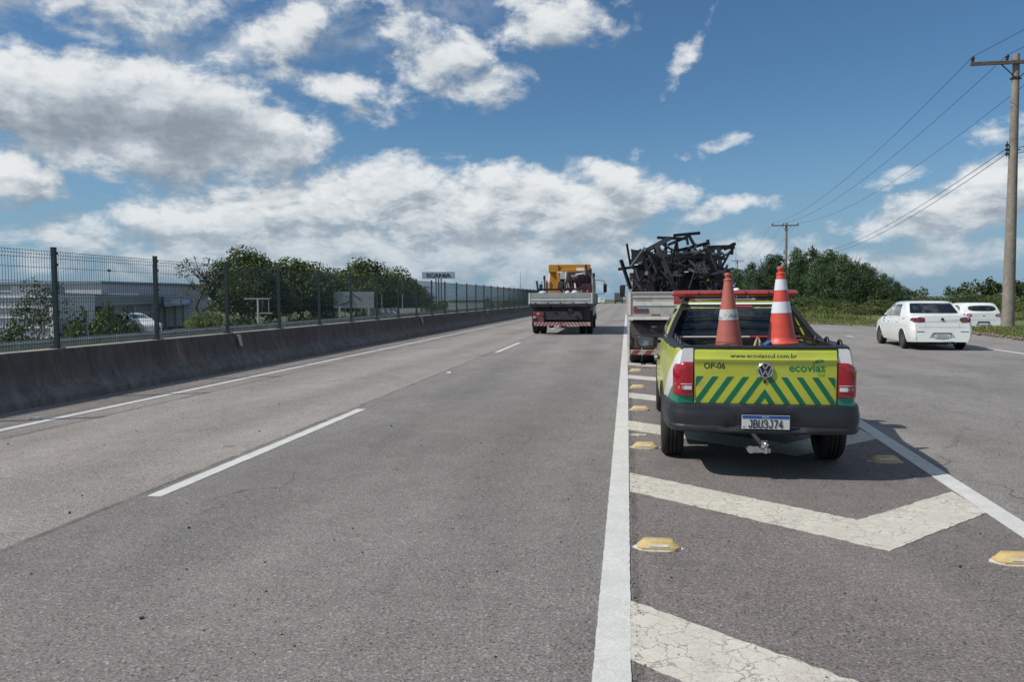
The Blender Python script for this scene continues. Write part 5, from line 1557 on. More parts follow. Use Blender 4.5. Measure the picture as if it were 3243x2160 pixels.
for ax, sx in (('left', -1), ('right', 1)):
    conform([[(2.02, 1.03), (2.30, 1.02), (2.30, 1.345), (2.12, 1.350)], ], ax, cv, 'side_window', GLASS_V, pk, off=.004, thick=.004, cell=.12)
    conform([[(2.34, 1.015), (3.14, .995), (2.80, 1.325), (2.34, 1.345)]], ax, cv, 'side_window', GLASS_V, pk, off=.004, thick=.004, cell=.12)
    for pts in ([(2.05, .33), (2.058, .33), (2.058, .97), (2.05, .97)], [(3.12, .45), (3.128, .45), (3.128, .93), (3.12, .93)], [(2.05, .33), (3.1, .33), (3.1, .337), (2.05, .337)]):
        conform([pts], ax, bv, 'door_gap', BLACK, pk, off=.0015, thick=.002, cell=.2)
    conform([[(2.12, .80), (2.30, .805), (2.30, .835), (2.12, .83)]], ax, bv, 'door_handle', BLACK, pk, off=.02, thick=.02, cell=None)
    # wheel arch lips
    for yc in (1.0, 3.75):
        pts_o = [(yc + .395 * math.cos(a), .30 + .395 * math.sin(a)) for a in np.linspace(0.02, math.pi - .02, 18)]
        pts_i = [(yc + .372 * math.cos(a), .30 + .372 * math.sin(a)) for a in np.linspace(0.02, math.pi - .02, 18)]
        quads = [[pts_o[i], pts_o[i+1], pts_i[i+1], pts_i[i]] for i in range(17)]
        conform(quads, ax, bv, 'arch_lip', BUMP, pk, off=.010, thick=.012, cell=None)
    # sail panel from the roof down to the bed rail
    rg = [[(sx * xo, yf_, z), (sx * xo, yr_, z), (sx * xi, yr_, z), (sx * xi, yf_, z)] for z, xo, xi, yr_, yf_ in
          [(1.395, .572, .53, 2.04, 2.2), (1.33, .613, .57, 1.93, 2.2), (1.22, .672, .63, 1.78, 2.18), (1.13, .714, .67, 1.62, 2.15), (1.075, .740, .69, 1.45, 2.12), (1.035, .756, .70, 1.30, 2.1)]]
    mb = MB(); mb.rings(rg); mb.build('sail_panel', LIME, pk, smooth=40)
    rg = [[(sx * xo, yf_, z), (sx * xo, yr_, z), (sx * xi, yr_, z), (sx * xi, yf_, z)] for z, xo, xi, yr_, yf_ in
          [(1.408, .566, .51, 2.02, 2.12), (1.33, .610, .56, 1.905, 2.06), (1.22, .670, .622, 1.755, 2.0), (1.13, .712, .665, 1.595, 1.97), (1.085, .736, .684, 1.42, 1.95), (1.052, .748, .69, 1.27, 1.95)]]
    mb = MB(); mb.rings(rg); mb.build('sail_trim', BLACK, pk, smooth=40)
    mb = MB(); mb.tube([(sx * .555, 1.98, 1.385), (sx * .545, 2.07, 1.437), (sx * .535, 2.16, 1.455), (sx * .52, 2.5, 1.455), (sx * .53, 2.7, 1.42)], .014, 8); mb.build('roof_rail', BLACK, pk, smooth=60)
    # door mirror
    t_ = MB(); t_.rings([[(sx * (.945 + a * k_), 2.86 + yo, .955 + b * k_) for a, b in ((-.10, -.055), (-.105, .05), (-.07, .065), (.06, .065), (.10, .04), (.105, -.035), (.07, -.068), (-.08, -.068))] for k_, yo in ((.55, .10), (.9, .06), (1, .02), (1, .0), (.93, -.004))])
    mr = t_.build('door_mirror', BLACK, pk, smooth=50)
    mb = MB(); mb.prism([(sx * (.945 + a), .955 + b) for a, b in ((-.088, -.05), (-.092, .045), (.06, .055), (.088, .035), (.09, -.03), (.06, -.058))], 'Y', 2.850, 2.854); mb.build('mirror_glass', mat('mirror_glass', (.25, .30, .33), .04, metal=1.0, var=.02), mr)
    mb = MB(); mb.bar((sx * .80, 2.88, .93), (sx * .86, 2.88, .94), .04, .06); mb.build('mirror_arm', BLACK, mr)
for i, z in enumerate((1.08, 1.17, 1.26)):
    w_ = .635 - (z - 1.03) * .24
    mb = MB(); mb.tube([(-w_, 1.84 + (z - 1.03) * .45, z), (w_, 1.84 + (z - 1.03) * .45, z)], .0085, 6); mb.build('guard_bar', BLACK, pk)
mb = MB(); mb.tube([(-.60, 1.70, 1.062), (.10, 1.70, 1.066)], .011, 8); mb.build('cargo_bar', mat('cream_bar', (.5, .42, .34), .5), pk)
mb = MB(); mb.tube([(.10, 1.70, 1.066), (.60, 1.70, 1.07)], .011, 8); mb.build('cargo_bar', mat('red_bar', (.35, .03, .03), .5), pk)
conform([[(-.64, 3.15), (.64, 3.15), (.55, 2.82), (-.55, 2.82)]], 'top', cv, 'windscreen', GLASS_V, pk, off=.004, thick=.004, cell=.12)
mb = MB(); mb.prism([(3.4, 0.30), (4.32, .30), (4.34, .52), (4.25, .60), (3.9, .60)], 'X', -.60, .60); mb.build('front_bumper', BUMP, pk)
for sx in (-1, 1):
    mb = MB(); mb.box((sx * .55, 4.24, .68), (.26, .12, .13)); mb.build('headlight', LAMP_C, pk, bevel=.02)
RIM_B = mat('steel_rim', (.25, .25, .25), .4, metal=.7)
for x, y, s_ in ((-.70, 1.0, -1), (.71, 1.0, 1), (-.70, 3.75, -1), (.70, 3.75, 1)):
    wheel(pk, x, y, .308, .20, s_, RIM_B)
# roof light bar
RBAR = mat('red_lightbar_lens', (.27, .035, .028), .3, var=.25, vscale=14, coat=.7)
rg = []
for x, k_ in ((-.64, .6), (-.63, .9), (-.60, 1), (-.2, 1), (.2, 1), (.60, 1), (.64, .9), (.65, .6)):
    rg.append([(x * 1.03, 2.32 + a * k_, 1.506 + b * k_) for a, b in ((-.13, -.032), (-.14, .0), (-.11, .030), (-.05, .036), (.05, .036), (.11, .030), (.14, .0), (.13, -.032))])
mb = MB(); mb.rings(rg); lb = mb.build('light_bar', RBAR, pk, smooth=40)
for x in (-.38, -.14, .12, .36):
    mb = MB(); mb.box((x, 2.174, 1.504), (.008, .012, .055)); mb.build('lens_divider', BLACK, lb)
mb = MB(); mb.b2((-.58, 2.22, 1.452), (.56, 2.42, 1.473)); mb.build('light_bar_base', BLACK, lb)
for x in (-.5, .48):
    mb = MB(); mb.b2((x - .03, 2.26, 1.425), (x + .03, 2.38, 1.453)); mb.build('light_bar_foot', BLACK, lb)
mb = MB(); mb.lathe([(0, 1.537), (.035, 1.538), (.035, 1.548), (.025, 1.558), (0, 1.562)], 14, (.04, 2.32, .004)); mb.build('gps_puck', WTRIM, lb, smooth=60)
for x in (.02, .14):
    mb = MB(); mb.box((x, 2.165, 1.466), (.006, .006, .045)); mb.build('bracket', ALU, lb)

# ---- what lies in the pickup bed
mb = MB(); mb.b2((-.33, -.22, 0), (.33, .22, .345)); mb.b2((-.345, -.235, .346), (.345, .235, .375))
for x in (-.2, .2): mb.box((x, -.232, .30), (.05, .02, .08))
o = mb.build('tool_box', BLACK); o.location = (1.20, 7.05, .632); o.rotation_euler = (0, 0, R(-1.8)); tag(o, 'black tool box in the pickup bed under the traffic cones', 'tool box')
# cones
def cone(loc, h, rb, bands, col_m, tilt, label, base=True, col_b=None, skirt=True):
    t = thing('traffic_cone', label, 'traffic cone', loc, 0, 'traffic cones in the pickup bed')
    t.rotation_euler = tilt
    rt_ = .026
    rf = lambda z: rb + (rt_ - rb) * ((z / h) ** .92)
    zs = [0.0, .012, .03] + [h * i / 30 for i in range(2, 28)]
    mb_ = MB()
    pr = [(rb * 1.15, .0), (rb * 1.16, .006), (rb * 1.06, .022)] + [(rf(z) * (1.0 + (0.012 if abs(z / h - .26) < .012 or abs(z / h - .14) < .01 else 0)), z) for z in zs[3:]]
    zt__ = h * .9
    pr += [(rf(zt__) + .004, zt__), (rf(zt__) + .004, zt__ + .01), (.024, zt__ + .02), (.026, h * .955), (.031, h * .965), (.031, h * .985), (.027, h), (.016, h), (.016, h - .03), (0, h - .03)]
    mb_.lathe(pr, 40); mb_.build('cone_body', col_m, t, smooth=40)
    for (a, b, bm_) in bands:
        mb_ = MB(); za, zb__ = h * (1 - b), h * (1 - a)
        n = 6
        pr = [(rf(za + (zb__ - za) * i / n) + .0028, za + (zb__ - za) * i / n) for i in range(n + 1)]
        pr += [(rf(zb__) - .002, zb__), (rf(za) - .002, za)]
        mb_.lathe(pr, 40, closed=True); mb_.build('white_band', bm_, t, smooth=40)
    if base:
        mb_ = MB(); mb_.b2((-rb * 1.42, -rb * 1.42, -.026), (rb * 1.42, rb * 1.42, -.001)); mb_.b2((-rb * 1.1, -rb * 1.7, -.026), (rb * 1.1, rb * 1.7, -.004)); mb_.build('cone_base', BLACK, t, bevel=.006)
    return t


OR1 = mat('faded_orange_plastic', (0.40, 0.105, 0.080), 0.55, var=0.12, vscale=5, dirt=(0.26, 0.085, 0.07), dscale=4, dlo=.5, dhi=.8, fine=.06, fscale=50)
OR2 = mat('bright_orange_plastic', (0.60, 0.072, 0.045), 0.45, var=0.08, vscale=4, dirt=(0.30, 0.075, 0.06), dscale=6, dlo=.55, dhi=.72)
WB1 = mat('dirty_white_band', (0.50, 0.50, 0.49), 0.5, var=.15, dirt=(0.20, .22, .23), dscale=11, dlo=.50, dhi=.62)
WB2 = mat('clean_white_band', (0.66, 0.68, 0.72), 0.4, var=.05, dirt=(0.35, .36, .4), dscale=7, dlo=.62, dhi=.75)
cone((.900, 6.98, .988), .695, .128, [(.465, .60, WB1)], OR1, (0, R(-1.3), 0), 'faded orange traffic cone with one scuffed white band, left in the pickup bed', base=False)
c2 = cone((1.385, 7.16, 1.045), .695, .130, [(.165, .305, WB2), (.455, .60, WB2)], OR2, (0, R(-1.6), 0), 'bright orange traffic cone with two white bands, right in the pickup bed', base=True)
# things beside the cones
mb = MB(); rnd = random.Random(5)
pts = [(.35 * math.cos(q * .7) * (.5 + .02 * q) + .05, .14 * math.sin(q * .7) * (1 + .01 * q), .012 + .006 * q) for q in range(24)]
mb.tube(pts, .009, 6); o = mb.build('rope_coil', mat('dark_rope', (.04, .045, .05), .9, var=.3)); o.location = (.76, 6.62, 1.035); o.scale = (.42, .5, .35); tag(o, 'dark coiled rope behind the tailgate left of the faded cone', 'rope')
mb = MB(); mb.b2((-.17, -.12, 0), (.17, .12, .395)); o = mb.build('bucket_crate', mat('dark_grey_crate', (.03, .032, .035), .7)); o.location = (.83, 6.62, .64); tag(o, 'dark grey crate behind the left half of the tailgate', 'crate')
mb = MB(); mb.tube([(-.02, 0, 0), (0, .01, .07), (.01, 0, .11)], [.014, .012, .005], 8); mb.tube([(.03, 0, 0), (.028, -.01, .06), (.02, 0, .10)], [.010, .010, .004], 8)
o = mb.build('work_gloves', mat('cream_leather', (.42, .33, .20), .8, var=.3, vscale=12)); o.location = (1.13, 6.95, 1.008); tag(o, 'cream leather gloves standing between the two cones', 'gloves')
mb = MB(); mb.box((0, 0, .02), (.10, .06, .05), (0, R(-30), .4)); o = mb.build('blue_cloth', mat('blue_cloth', (.02, .10, .28), .8), bevel=.01); o.location = (1.22, 6.99, 1.015); tag(o, 'small blue cloth left of the bright cone base', 'cloth')

# ------------------------------------------------------------------ white saloon and white hatchback
ALLOY = mat('grey_alloy', (.10, .10, .105), .35, metal=.7)


def car_common(t, bvb, bvg, side_windows, gaps, handles, arches, glassm):
    for ax, sx in (('left', -1), ('right', 1)):
        for w_ in side_windows: conform([w_], ax, bvg, 'side_window', glassm, t, off=.004, thick=.004, cell=.15)
        for g in gaps: conform([g], ax, bvb, 'door_gap', BLACK, t, off=.0015, thick=.002, cell=.3)
        for h in handles: conform([h], ax, bvb, 'door_handle', CARW, t, off=.025, thick=.02, cell=None)
        for yc, zc, ra in arches:
            o_ = [(yc + (ra + .012) * math.cos(a), zc + (ra + .012) * math.sin(a)) for a in np.linspace(0.05, math.pi - .05, 14)]
            i_ = [(yc + (ra - .004) * math.cos(a), zc + (ra - .004) * math.sin(a)) for a in np.linspace(0.05, math.pi - .05, 14)]
            conform([[o_[i], o_[i+1], i_[i+1], i_[i]] for i in range(13)], ax, bvb, 'arch_lip', CARW, t, off=.006, thick=.01, cell=None)


def mirror(parent, x, y, z, sx, m):
    mb_ = MB(); mb_.rings([[(x + sx * a * k_, y + yo, z + b * k_) for a, b in ((-.09, -.05), (-.09, .05), (.05, .06), (.09, .02), (.08, -.05))] for k_, yo in ((.5, .10), (.95, .04), (1, 0), (.9, -.01))])
    mr_ = mb_.build('door_mirror', m, parent, smooth=50)
    mb_ = MB(); mb_.bar((x - sx * .16, y + .03, z - .03), (x - sx * .07, y + .02, z - .02), .03); mb_.build('mirror_arm', BLACK, mr_)


def saloon():
    t = thing('saloon_car', 'white four door saloon driving on the right carriageway', 'car', (8.33, 21.8, 0), R(-3.2))
    t.scale = (.97, 1, .95)
    w = lerp_fn([(0, .69), (.05, .745), (.14, .785), (.35, .805), (.9, .815), (3.0, .812), (3.7, .76), (4.0, .66), (4.14, .50)])
    sl_ = lerp_fn([(0, .245), (.5, .22), (4.1, .22)])
    be = lerp_fn([(0, .905), (.3, .93), (1.0, .925), (2.8, .885), (3.1, .85), (3.9, .70), (4.14, .58)])
    hz_ = lerp_fn([(0, .995), (.05, 1.015), (.2, 1.03), (.55, 1.02), (3.0, .95), (3.3, .90), (3.9, .78), (4.14, .62)])

    def yo(z, y, a):
        k_ = max(0, 1 - y / .5)
        b = -.05 if z < .60 else -.05 + (z - .60) / .08 * .06 if z < .68 else .01 + (z - .68) * .12
        if z < .36: b = -.05 + (.36 - z) * .35
        return k_ * b
    ys_ = [0, .015, .04, .08, .14, .2, .3, .4, .47] + [.49 + .0365 * i for i in range(18)] + [1.2, 1.4, 1.8, 2.2, 2.6, 2.8] + [2.86 + .0365 * i for i in range(18)] + [3.6, 3.75, 3.9, 4.0, 4.08, 4.14]
    AR = [(.80, .28, .325), (3.17, .28, .325)]
    mb_ = MB(); mb_.rings(body_rings(ys_, w, sl_, be, AR, hoodz=hz_, yoff=yo, rows=12, shoulder=.955))
    b_ = mb_.build('body', CARW, t, smooth=35); bvb = bvh_of(b_)
    g = green_rings([(.92, .44, 3.20, .755, .72, .10), (1.02, .60, 2.96, .728, .69, .09), (1.16, .80, 2.68, .685, .65, .08), (1.28, .96, 2.46, .640, .605, .07), (1.345, 1.06, 2.32, .600, .565, .06), (1.375, 1.16, 2.20, .545, .51, .05), (1.392, 1.32, 2.05, .42, .39, .04), (1.398, 1.5, 1.85, .2, .2, .02)])
    mb_ = MB(); mb_.rings(g); c_ = mb_.build('cabin', CARW, t, smooth=40); bvg = bvh_of(c_)
    conform([[(-.625, 1.065), (-.60, 1.045), (.60, 1.045), (.625, 1.065), (.545, 1.315), (.51, 1.335), (-.51, 1.335), (-.545, 1.315)]], 'rear', bvg, 'rear_window', GLASS_D, t, off=.016, thick=.014, cell=.05)
    conform([[(-.57, 2.86), (.57, 2.86), (.49, 2.42), (-.49, 2.42)]], 'top', bvg, 'windscreen', GLASS_V, t, off=.004, thick=.004, cell=.15)
    for sx in (-1, 1):
        p_ = [(.435, .845), (.45, .92), (.56, .945), (.765, .93), (.79, .90), (.79, .83), (.70, .795), (.47, .80)]
        la = conform([[(sx * a, b) for a, b in p_][::sx]], 'rear', bvb, 'tail_lamp', LAMP_D, t, off=.010, thick=.02, cell=.06)
        conform([[(sx * a, b) for a, b in ((.60, .855), (.72, .86), (.72, .885), (.60, .885))][::sx]], 'rear', bvh_of(la), 'lamp_insert', MATS['pink_lamp_plastic'], la, off=.002, thick=.003, cell=None)
        conform([[(.02, .83), (.17, .84), (.20, .88), (.15, .92), (.02, .925)]], 'left' if sx < 0 else 'right', bvb, 'lamp_side', LAMP_D, t, off=.008, thick=.012, cell=.05)
        conform([[(sx * a, b) for a, b in ((.46, .525), (.66, .525), (.66, .545), (.46, .545))][::sx]], 'rear', bvb, 'bumper_slot', BLACK, t, off=.003, thick=.004, cell=.08)
    conform([[(-.60, .655), (.60, .655), (.60, .661), (-.60, .661)]], 'rear', bvb, 'boot_gap', BLACK, t, off=.002, thick=.003, cell=.1)
    for sx in (-1, 1):
        conform([[(sx * a, b) for a, b in ((.425, .67), (.430, .67), (.45, .985), (.445, .985))][::sx]], 'rear', bvb, 'boot_gap', mat('grey_gap', (.25, .26, .25), .6), t, off=.0015, thick=.002, cell=.1)
    conform([[(-.42, .80), (.42, .80), (.42, .812), (-.42, .812)]], 'rear', bvb, 'boot_crease_shade', MATS['grey_gap'], t, off=.002, thick=.003, cell=.1)  # shade of the boot crease painted as a grey strip
    conform([[(-.34, .36), (.34, .36), (.25, .50), (-.25, .50)]], 'rear', bvb, 'plate_recess_shade', mat('shaded_white_paint', (.30, .31, .30), .5), t, off=.002, thick=.002, cell=.1)  # grey sheet painting the recess shade onto the flat bumper
    conform([[(-.24, .475), (.24, .475), (.22, .505), (-.22, .505)]], 'rear', bvb, 'plate_lip', BLACK, t, off=.012, thick=.012, cell=.1)
    pl_ = conform([[(-.20, .37), (.20, .37), (.20, .47), (-.20, .47)]], 'rear', bvb, 'number_plate', PLATE, t, off=.018, thick=.012, cell=None)
    mk = MB()
    for i in range(7): mk.box((-.13 + i * .042, -.085, .415), (.024, .003, .05))
    mk.build('plate_characters', mat('grey_print', (.12, .12, .13), .5), pl_)
    mb_ = MB(); mb_.lathe([(0, -.012), (.035, -.010), (.042, 0), (.03, .03)], 20, (0, .005, .885), 'Y'); mb_.build('round_badge', DARKM, t, smooth=50)
    car_common(t, bvb, bvg, [[(1.18, .95), (1.98, .945), (1.98, 1.30), (1.35, 1.30)], [(2.04, .945), (2.86, .94), (2.34, 1.29), (2.04, 1.30)]],
               [[(2.0, .26), (2.008, .26), (2.008, .88), (2.0, .88)], [(1.16, .55), (1.168, .55), (1.168, .90), (1.16, .90)], [(2.84, .30), (2.848, .30), (2.848, .86), (2.84, .86)]],
               [[(1.24, .78), (1.40, .78), (1.40, .81), (1.24, .81)], [(2.08, .77), (2.24, .77), (2.24, .80), (2.08, .80)]], AR, GLASS_D)
    for sx in (-1, 1): mirror(t, sx * .90, 2.60, .97, sx, BLACK if sx < 0 else CARW)
    mb_ = MB(); mb_.b2((-.60, .25, .20), (.60, 3.9, .36)); mb_.b2((-.12, .05, .16), (.18, .5, .26)); mb_.tube([(-.6, .8, .28), (.6, .8, .28)], .04, 8); mb_.tube([(.35, .0, .2), (.35, .5, .22)], .025, 8); mb_.build('underbody', DARKM, t)
    for x, y, s_ in ((-.715, .80, -1), (.715, .80, 1), (-.715, 3.17, -1), (.715, 3.17, 1)): wheel(t, x, y, .287, .18, s_, ALLOY)
    for sx in (-1, 1): conform([[(sx * .40, .60), (sx * .62, .60), (sx * .64, .70), (sx * .42, .68)][::sx]], 'front', bvb, 'headlight', LAMP_C, t, off=.004, thick=.01, cell=.1)
    return t


saloon()


def hatchback(loc, rz, label):
    t = thing('hatchback_car', label, 'car', loc, rz)
    w = lerp_fn([(0, .72), (.04, .775), (.12, .82), (.3, .845), (.8, .855), (2.9, .85), (3.5, .79), (3.8, .68), (3.93, .50)])
    sl_ = lerp_fn([(0, .25), (.5, .22), (4.1, .22)])
    be = lerp_fn([(0, .96), (.3, 1.0), (1.0, .985), (2.6, .93), (2.9, .89), (3.7, .74), (3.93, .60)])
    hz_ = lerp_fn([(0, 1.0), (.3, 1.05), (2.8, 1.0), (3.1, .95), (3.7, .80), (3.93, .64)])

    def yo(z, y, a):
        return max(0, 1 - y / .5) * ((-.06 if z < .62 else -.06 + (z - .62) / .1 * .05 if z < .72 else -.01 + (z - .72) * .1) + (max(0, .36 - z) * .3))
    ys_ = [0, .015, .04, .08, .14, .2, .3] + [.31 + .0385 * i for i in range(18)] + [1.1, 1.4, 1.8, 2.2, 2.5] + [2.80 + .0385 * i for i in range(18)] + [3.6, 3.75, 3.85, 3.93]
    AR = [(.64, .29, .34), (3.13, .29, .34)]
    mb_ = MB(); mb_.rings(body_rings(ys_, w, sl_, be, AR, hoodz=hz_, yoff=yo, rows=11, shoulder=.95))
    b_ = mb_.build('body', CARW, t, smooth=35); bvb = bvh_of(b_)
    g = green_rings([(.96, .06, 2.95, .79, .74, .10), (1.06, .09, 2.72, .765, .71, .10), (1.20, .16, 2.42, .72, .665, .10), (1.33, .24, 2.18, .67, .62, .10), (1.40, .28, 2.02, .625, .57, .09), (1.435, .32, 1.86, .56, .51, .08), (1.455, .5, 1.7, .42, .40, .05), (1.462, .8, 1.4, .2, .2, .02)])
    mb_ = MB(); mb_.rings(g); c_ = mb_.build('cabin', CARW, t, smooth=40); bvg = bvh_of(c_)
    rwp = [(.0 + .60 * math.cos(a), 1.20 + .13 * math.sin(a) * (1 if math.sin(a) > 0 else .9)) for a in np.linspace(0, 2 * math.pi, 33)[:-1]]
    rwp = [(math.copysign(abs(x / .60) ** .55 * .60, x) if abs(x) > 1e-6 else 0, 1.20 + math.copysign(abs((z - 1.20) / .13) ** .7 * .13, z - 1.2) if abs(z - 1.2) > 1e-6 else 1.2) for x, z in rwp]
    conform([rwp], 'rear', bvg, 'rear_window', GLASS_D, t, off=.016, thick=.014, cell=.05)
    conform([[(-.60, 2.60), (.60, 2.60), (.50, 2.08), (-.50, 2.08)]], 'top', bvg, 'windscreen', GLASS_V, t, off=.004, thick=.004, cell=.15)
    for sx in (-1, 1):
        p_ = [(.52, .83), (.50, .90), (.60, .955), (.79, .97), (.83, .92), (.81, .84), (.66, .80)]
        la = conform([[(sx * a, b) for a, b in p_][::sx]], 'rear', bvb, 'tail_lamp', LAMP_R, t, off=.010, thick=.02, cell=.06)
        conform([[(sx * a, b) for a, b in ((.60, .86), (.68, .87), (.68, .90), (.60, .90))][::sx]], 'rear', bvh_of(la), 'lamp_insert', LAMP_C, la, off=.002, thick=.003, cell=None)
    conform([[(-.36, .40), (.36, .40), (.26, .58), (-.26, .58)]], 'rear', bvb, 'plate_recess_shade', MATS['shaded_white_paint'], t, off=.002, thick=.002, cell=.1)  # plate recess again only a shade colour on a flat sheet
    conform([[(-.27, .53), (.27, .53), (.25, .60), (-.25, .60)]], 'rear', bvb, 'plate_lip', BLACK, t, off=.012, thick=.012, cell=.1)
    conform([[(-.20, .43), (.20, .43), (.20, .53), (-.20, .53)]], 'rear', bvb, 'number_plate', PLATE, t, off=.018, thick=.012, cell=None)
    conform([[(-.55, .66), (.55, .66), (.55, .667), (-.55, .667)]], 'rear', bvb, 'tailgate_gap', BLACK, t, off=.002, thick=.003, cell=.1)
    mb_ = MB(); mb_.prism([(-.05, .868), (-.02, .885), (.02, .885), (.05, .868), (.02, .852), (-.02, .852)], 'Y', -.02, .02); mb_.build('badge', MATS['dull_aluminium'], t)
    conform([[(-.40, .845), (-.28, .845), (-.28, .855), (-.40, .855)]], 'rear', bvb, 'badge_strip', MATS['grey_gap'], t, off=.003, thick=.003, cell=None)
    car_common(t, bvb, bvg, [[(.62, 1.03), (.86, 1.02), (.95, 1.30), (.80, 1.28)], [(.92, 1.02), (1.68, 1.0), (1.68, 1.35), (1.0, 1.34)], [(1.74, 1.0), (2.55, .98), (2.06, 1.33), (1.74, 1.35)]],
               [[(1.70, .26), (1.708, .26), (1.708, .93), (1.70, .93)], [(2.6, .30), (2.608, .30), (2.608, .9), (2.6, .9)]], [[(1.0, .84), (1.16, .84), (1.16, .87), (1.0, .87)], [(1.8, .83), (1.96, .83), (1.96, .86), (1.8, .86)]], AR, GLASS_D)
    for sx in (-1, 1): mirror(t, sx * .94, 2.30, 1.02, sx, CARW)
    mb_ = MB(); mb_.b2((-.62, .2, .20), (.62, 3.8, .36)); mb_.build('underbody', DARKM, t)
    for x, y, s_ in ((-.75, .64, -1), (.75, .64, 1), (-.75, 3.13, -1), (.75, 3.13, 1)): wheel(t, x, y, .30, .185, s_, ALLOY)
    return t


hb = hatchback((16.28, 38.0, -0.325), R(2), 'white hatchback behind the grass strip, left of the tall utility pole')
fc = copy_tree(hb); fc.location = (-6.0, 182, 0); fc.rotation_euler = (0, 0, 0)
fc['label'] = 'small distant white car on the road just right of the crane truck'
pc = copy_tree(hb); pc.location = (-34.6, 47.6, -.86); pc.rotation_euler = (0, 0, R(250))
pc['label'] = 'white car parked in front of the long warehouse behind the fence'

# ------------------------------------------------------------------ trucks
BEDG = mat('dirty_grey_bed_paint', (.46, .44, .40), .6, var=.18, vscale=2.5, dirt=(.30, .26, .22), dscale=2.5, dlo=.45, dhi=.8)
BEDL = mat('pale_bed_stripe', (.68, .66, .60), .55, var=.1, dirt=(.36, .33, .29), dscale=4)
RUSTY = mat('brown_mudflap', (.10, .070, .052), .9, var=.3, vscale=4)
STRR = mat('dull_red_stripe', (.26, .05, .045), .6, var=.2, vscale=9)
STRW = mat('dull_white_stripe', (.42, .36, .33), .6, var=.2, vscale=9)
CHAS = mat('chassis_paint', (.045, .042, .045), .75, var=.3, dirt=(.10, .08, .065), dscale=2.2)


def striped_bar(parent, x0, x1, y, z0, z1, n, mirror_mid=False):
    mb_ = MB(); mb_.b2((x0, y, z0), (x1, y + .08, z1)); bar_ = mb_.build('rear_underrun_bar', STRW, parent)
    mb_ = MB(); wd = (x1 - x0) / n; h = z1 - z0; mid = (x0 + x1) / 2
    for i in range(n):
        a = x0 + wd * (i + .0); s_ = h * .8 * (-1 if (mirror_mid and a + wd/2 > mid) else 1)
        pts = [(a, z0 + .004), (a + wd * .5, z0 + .004), (a + wd * .5 + s_, z1 - .004), (a + s_, z1 - .004)]
        pts = [(min(max(px, x0 + .003), x1 - .003), pz) for px, pz in pts]
        mb_.prism(pts, 'Y', y - .004, y - .001)
    tag(mb_.build('bar_stripes', STRR, bar_), kind='stuff')


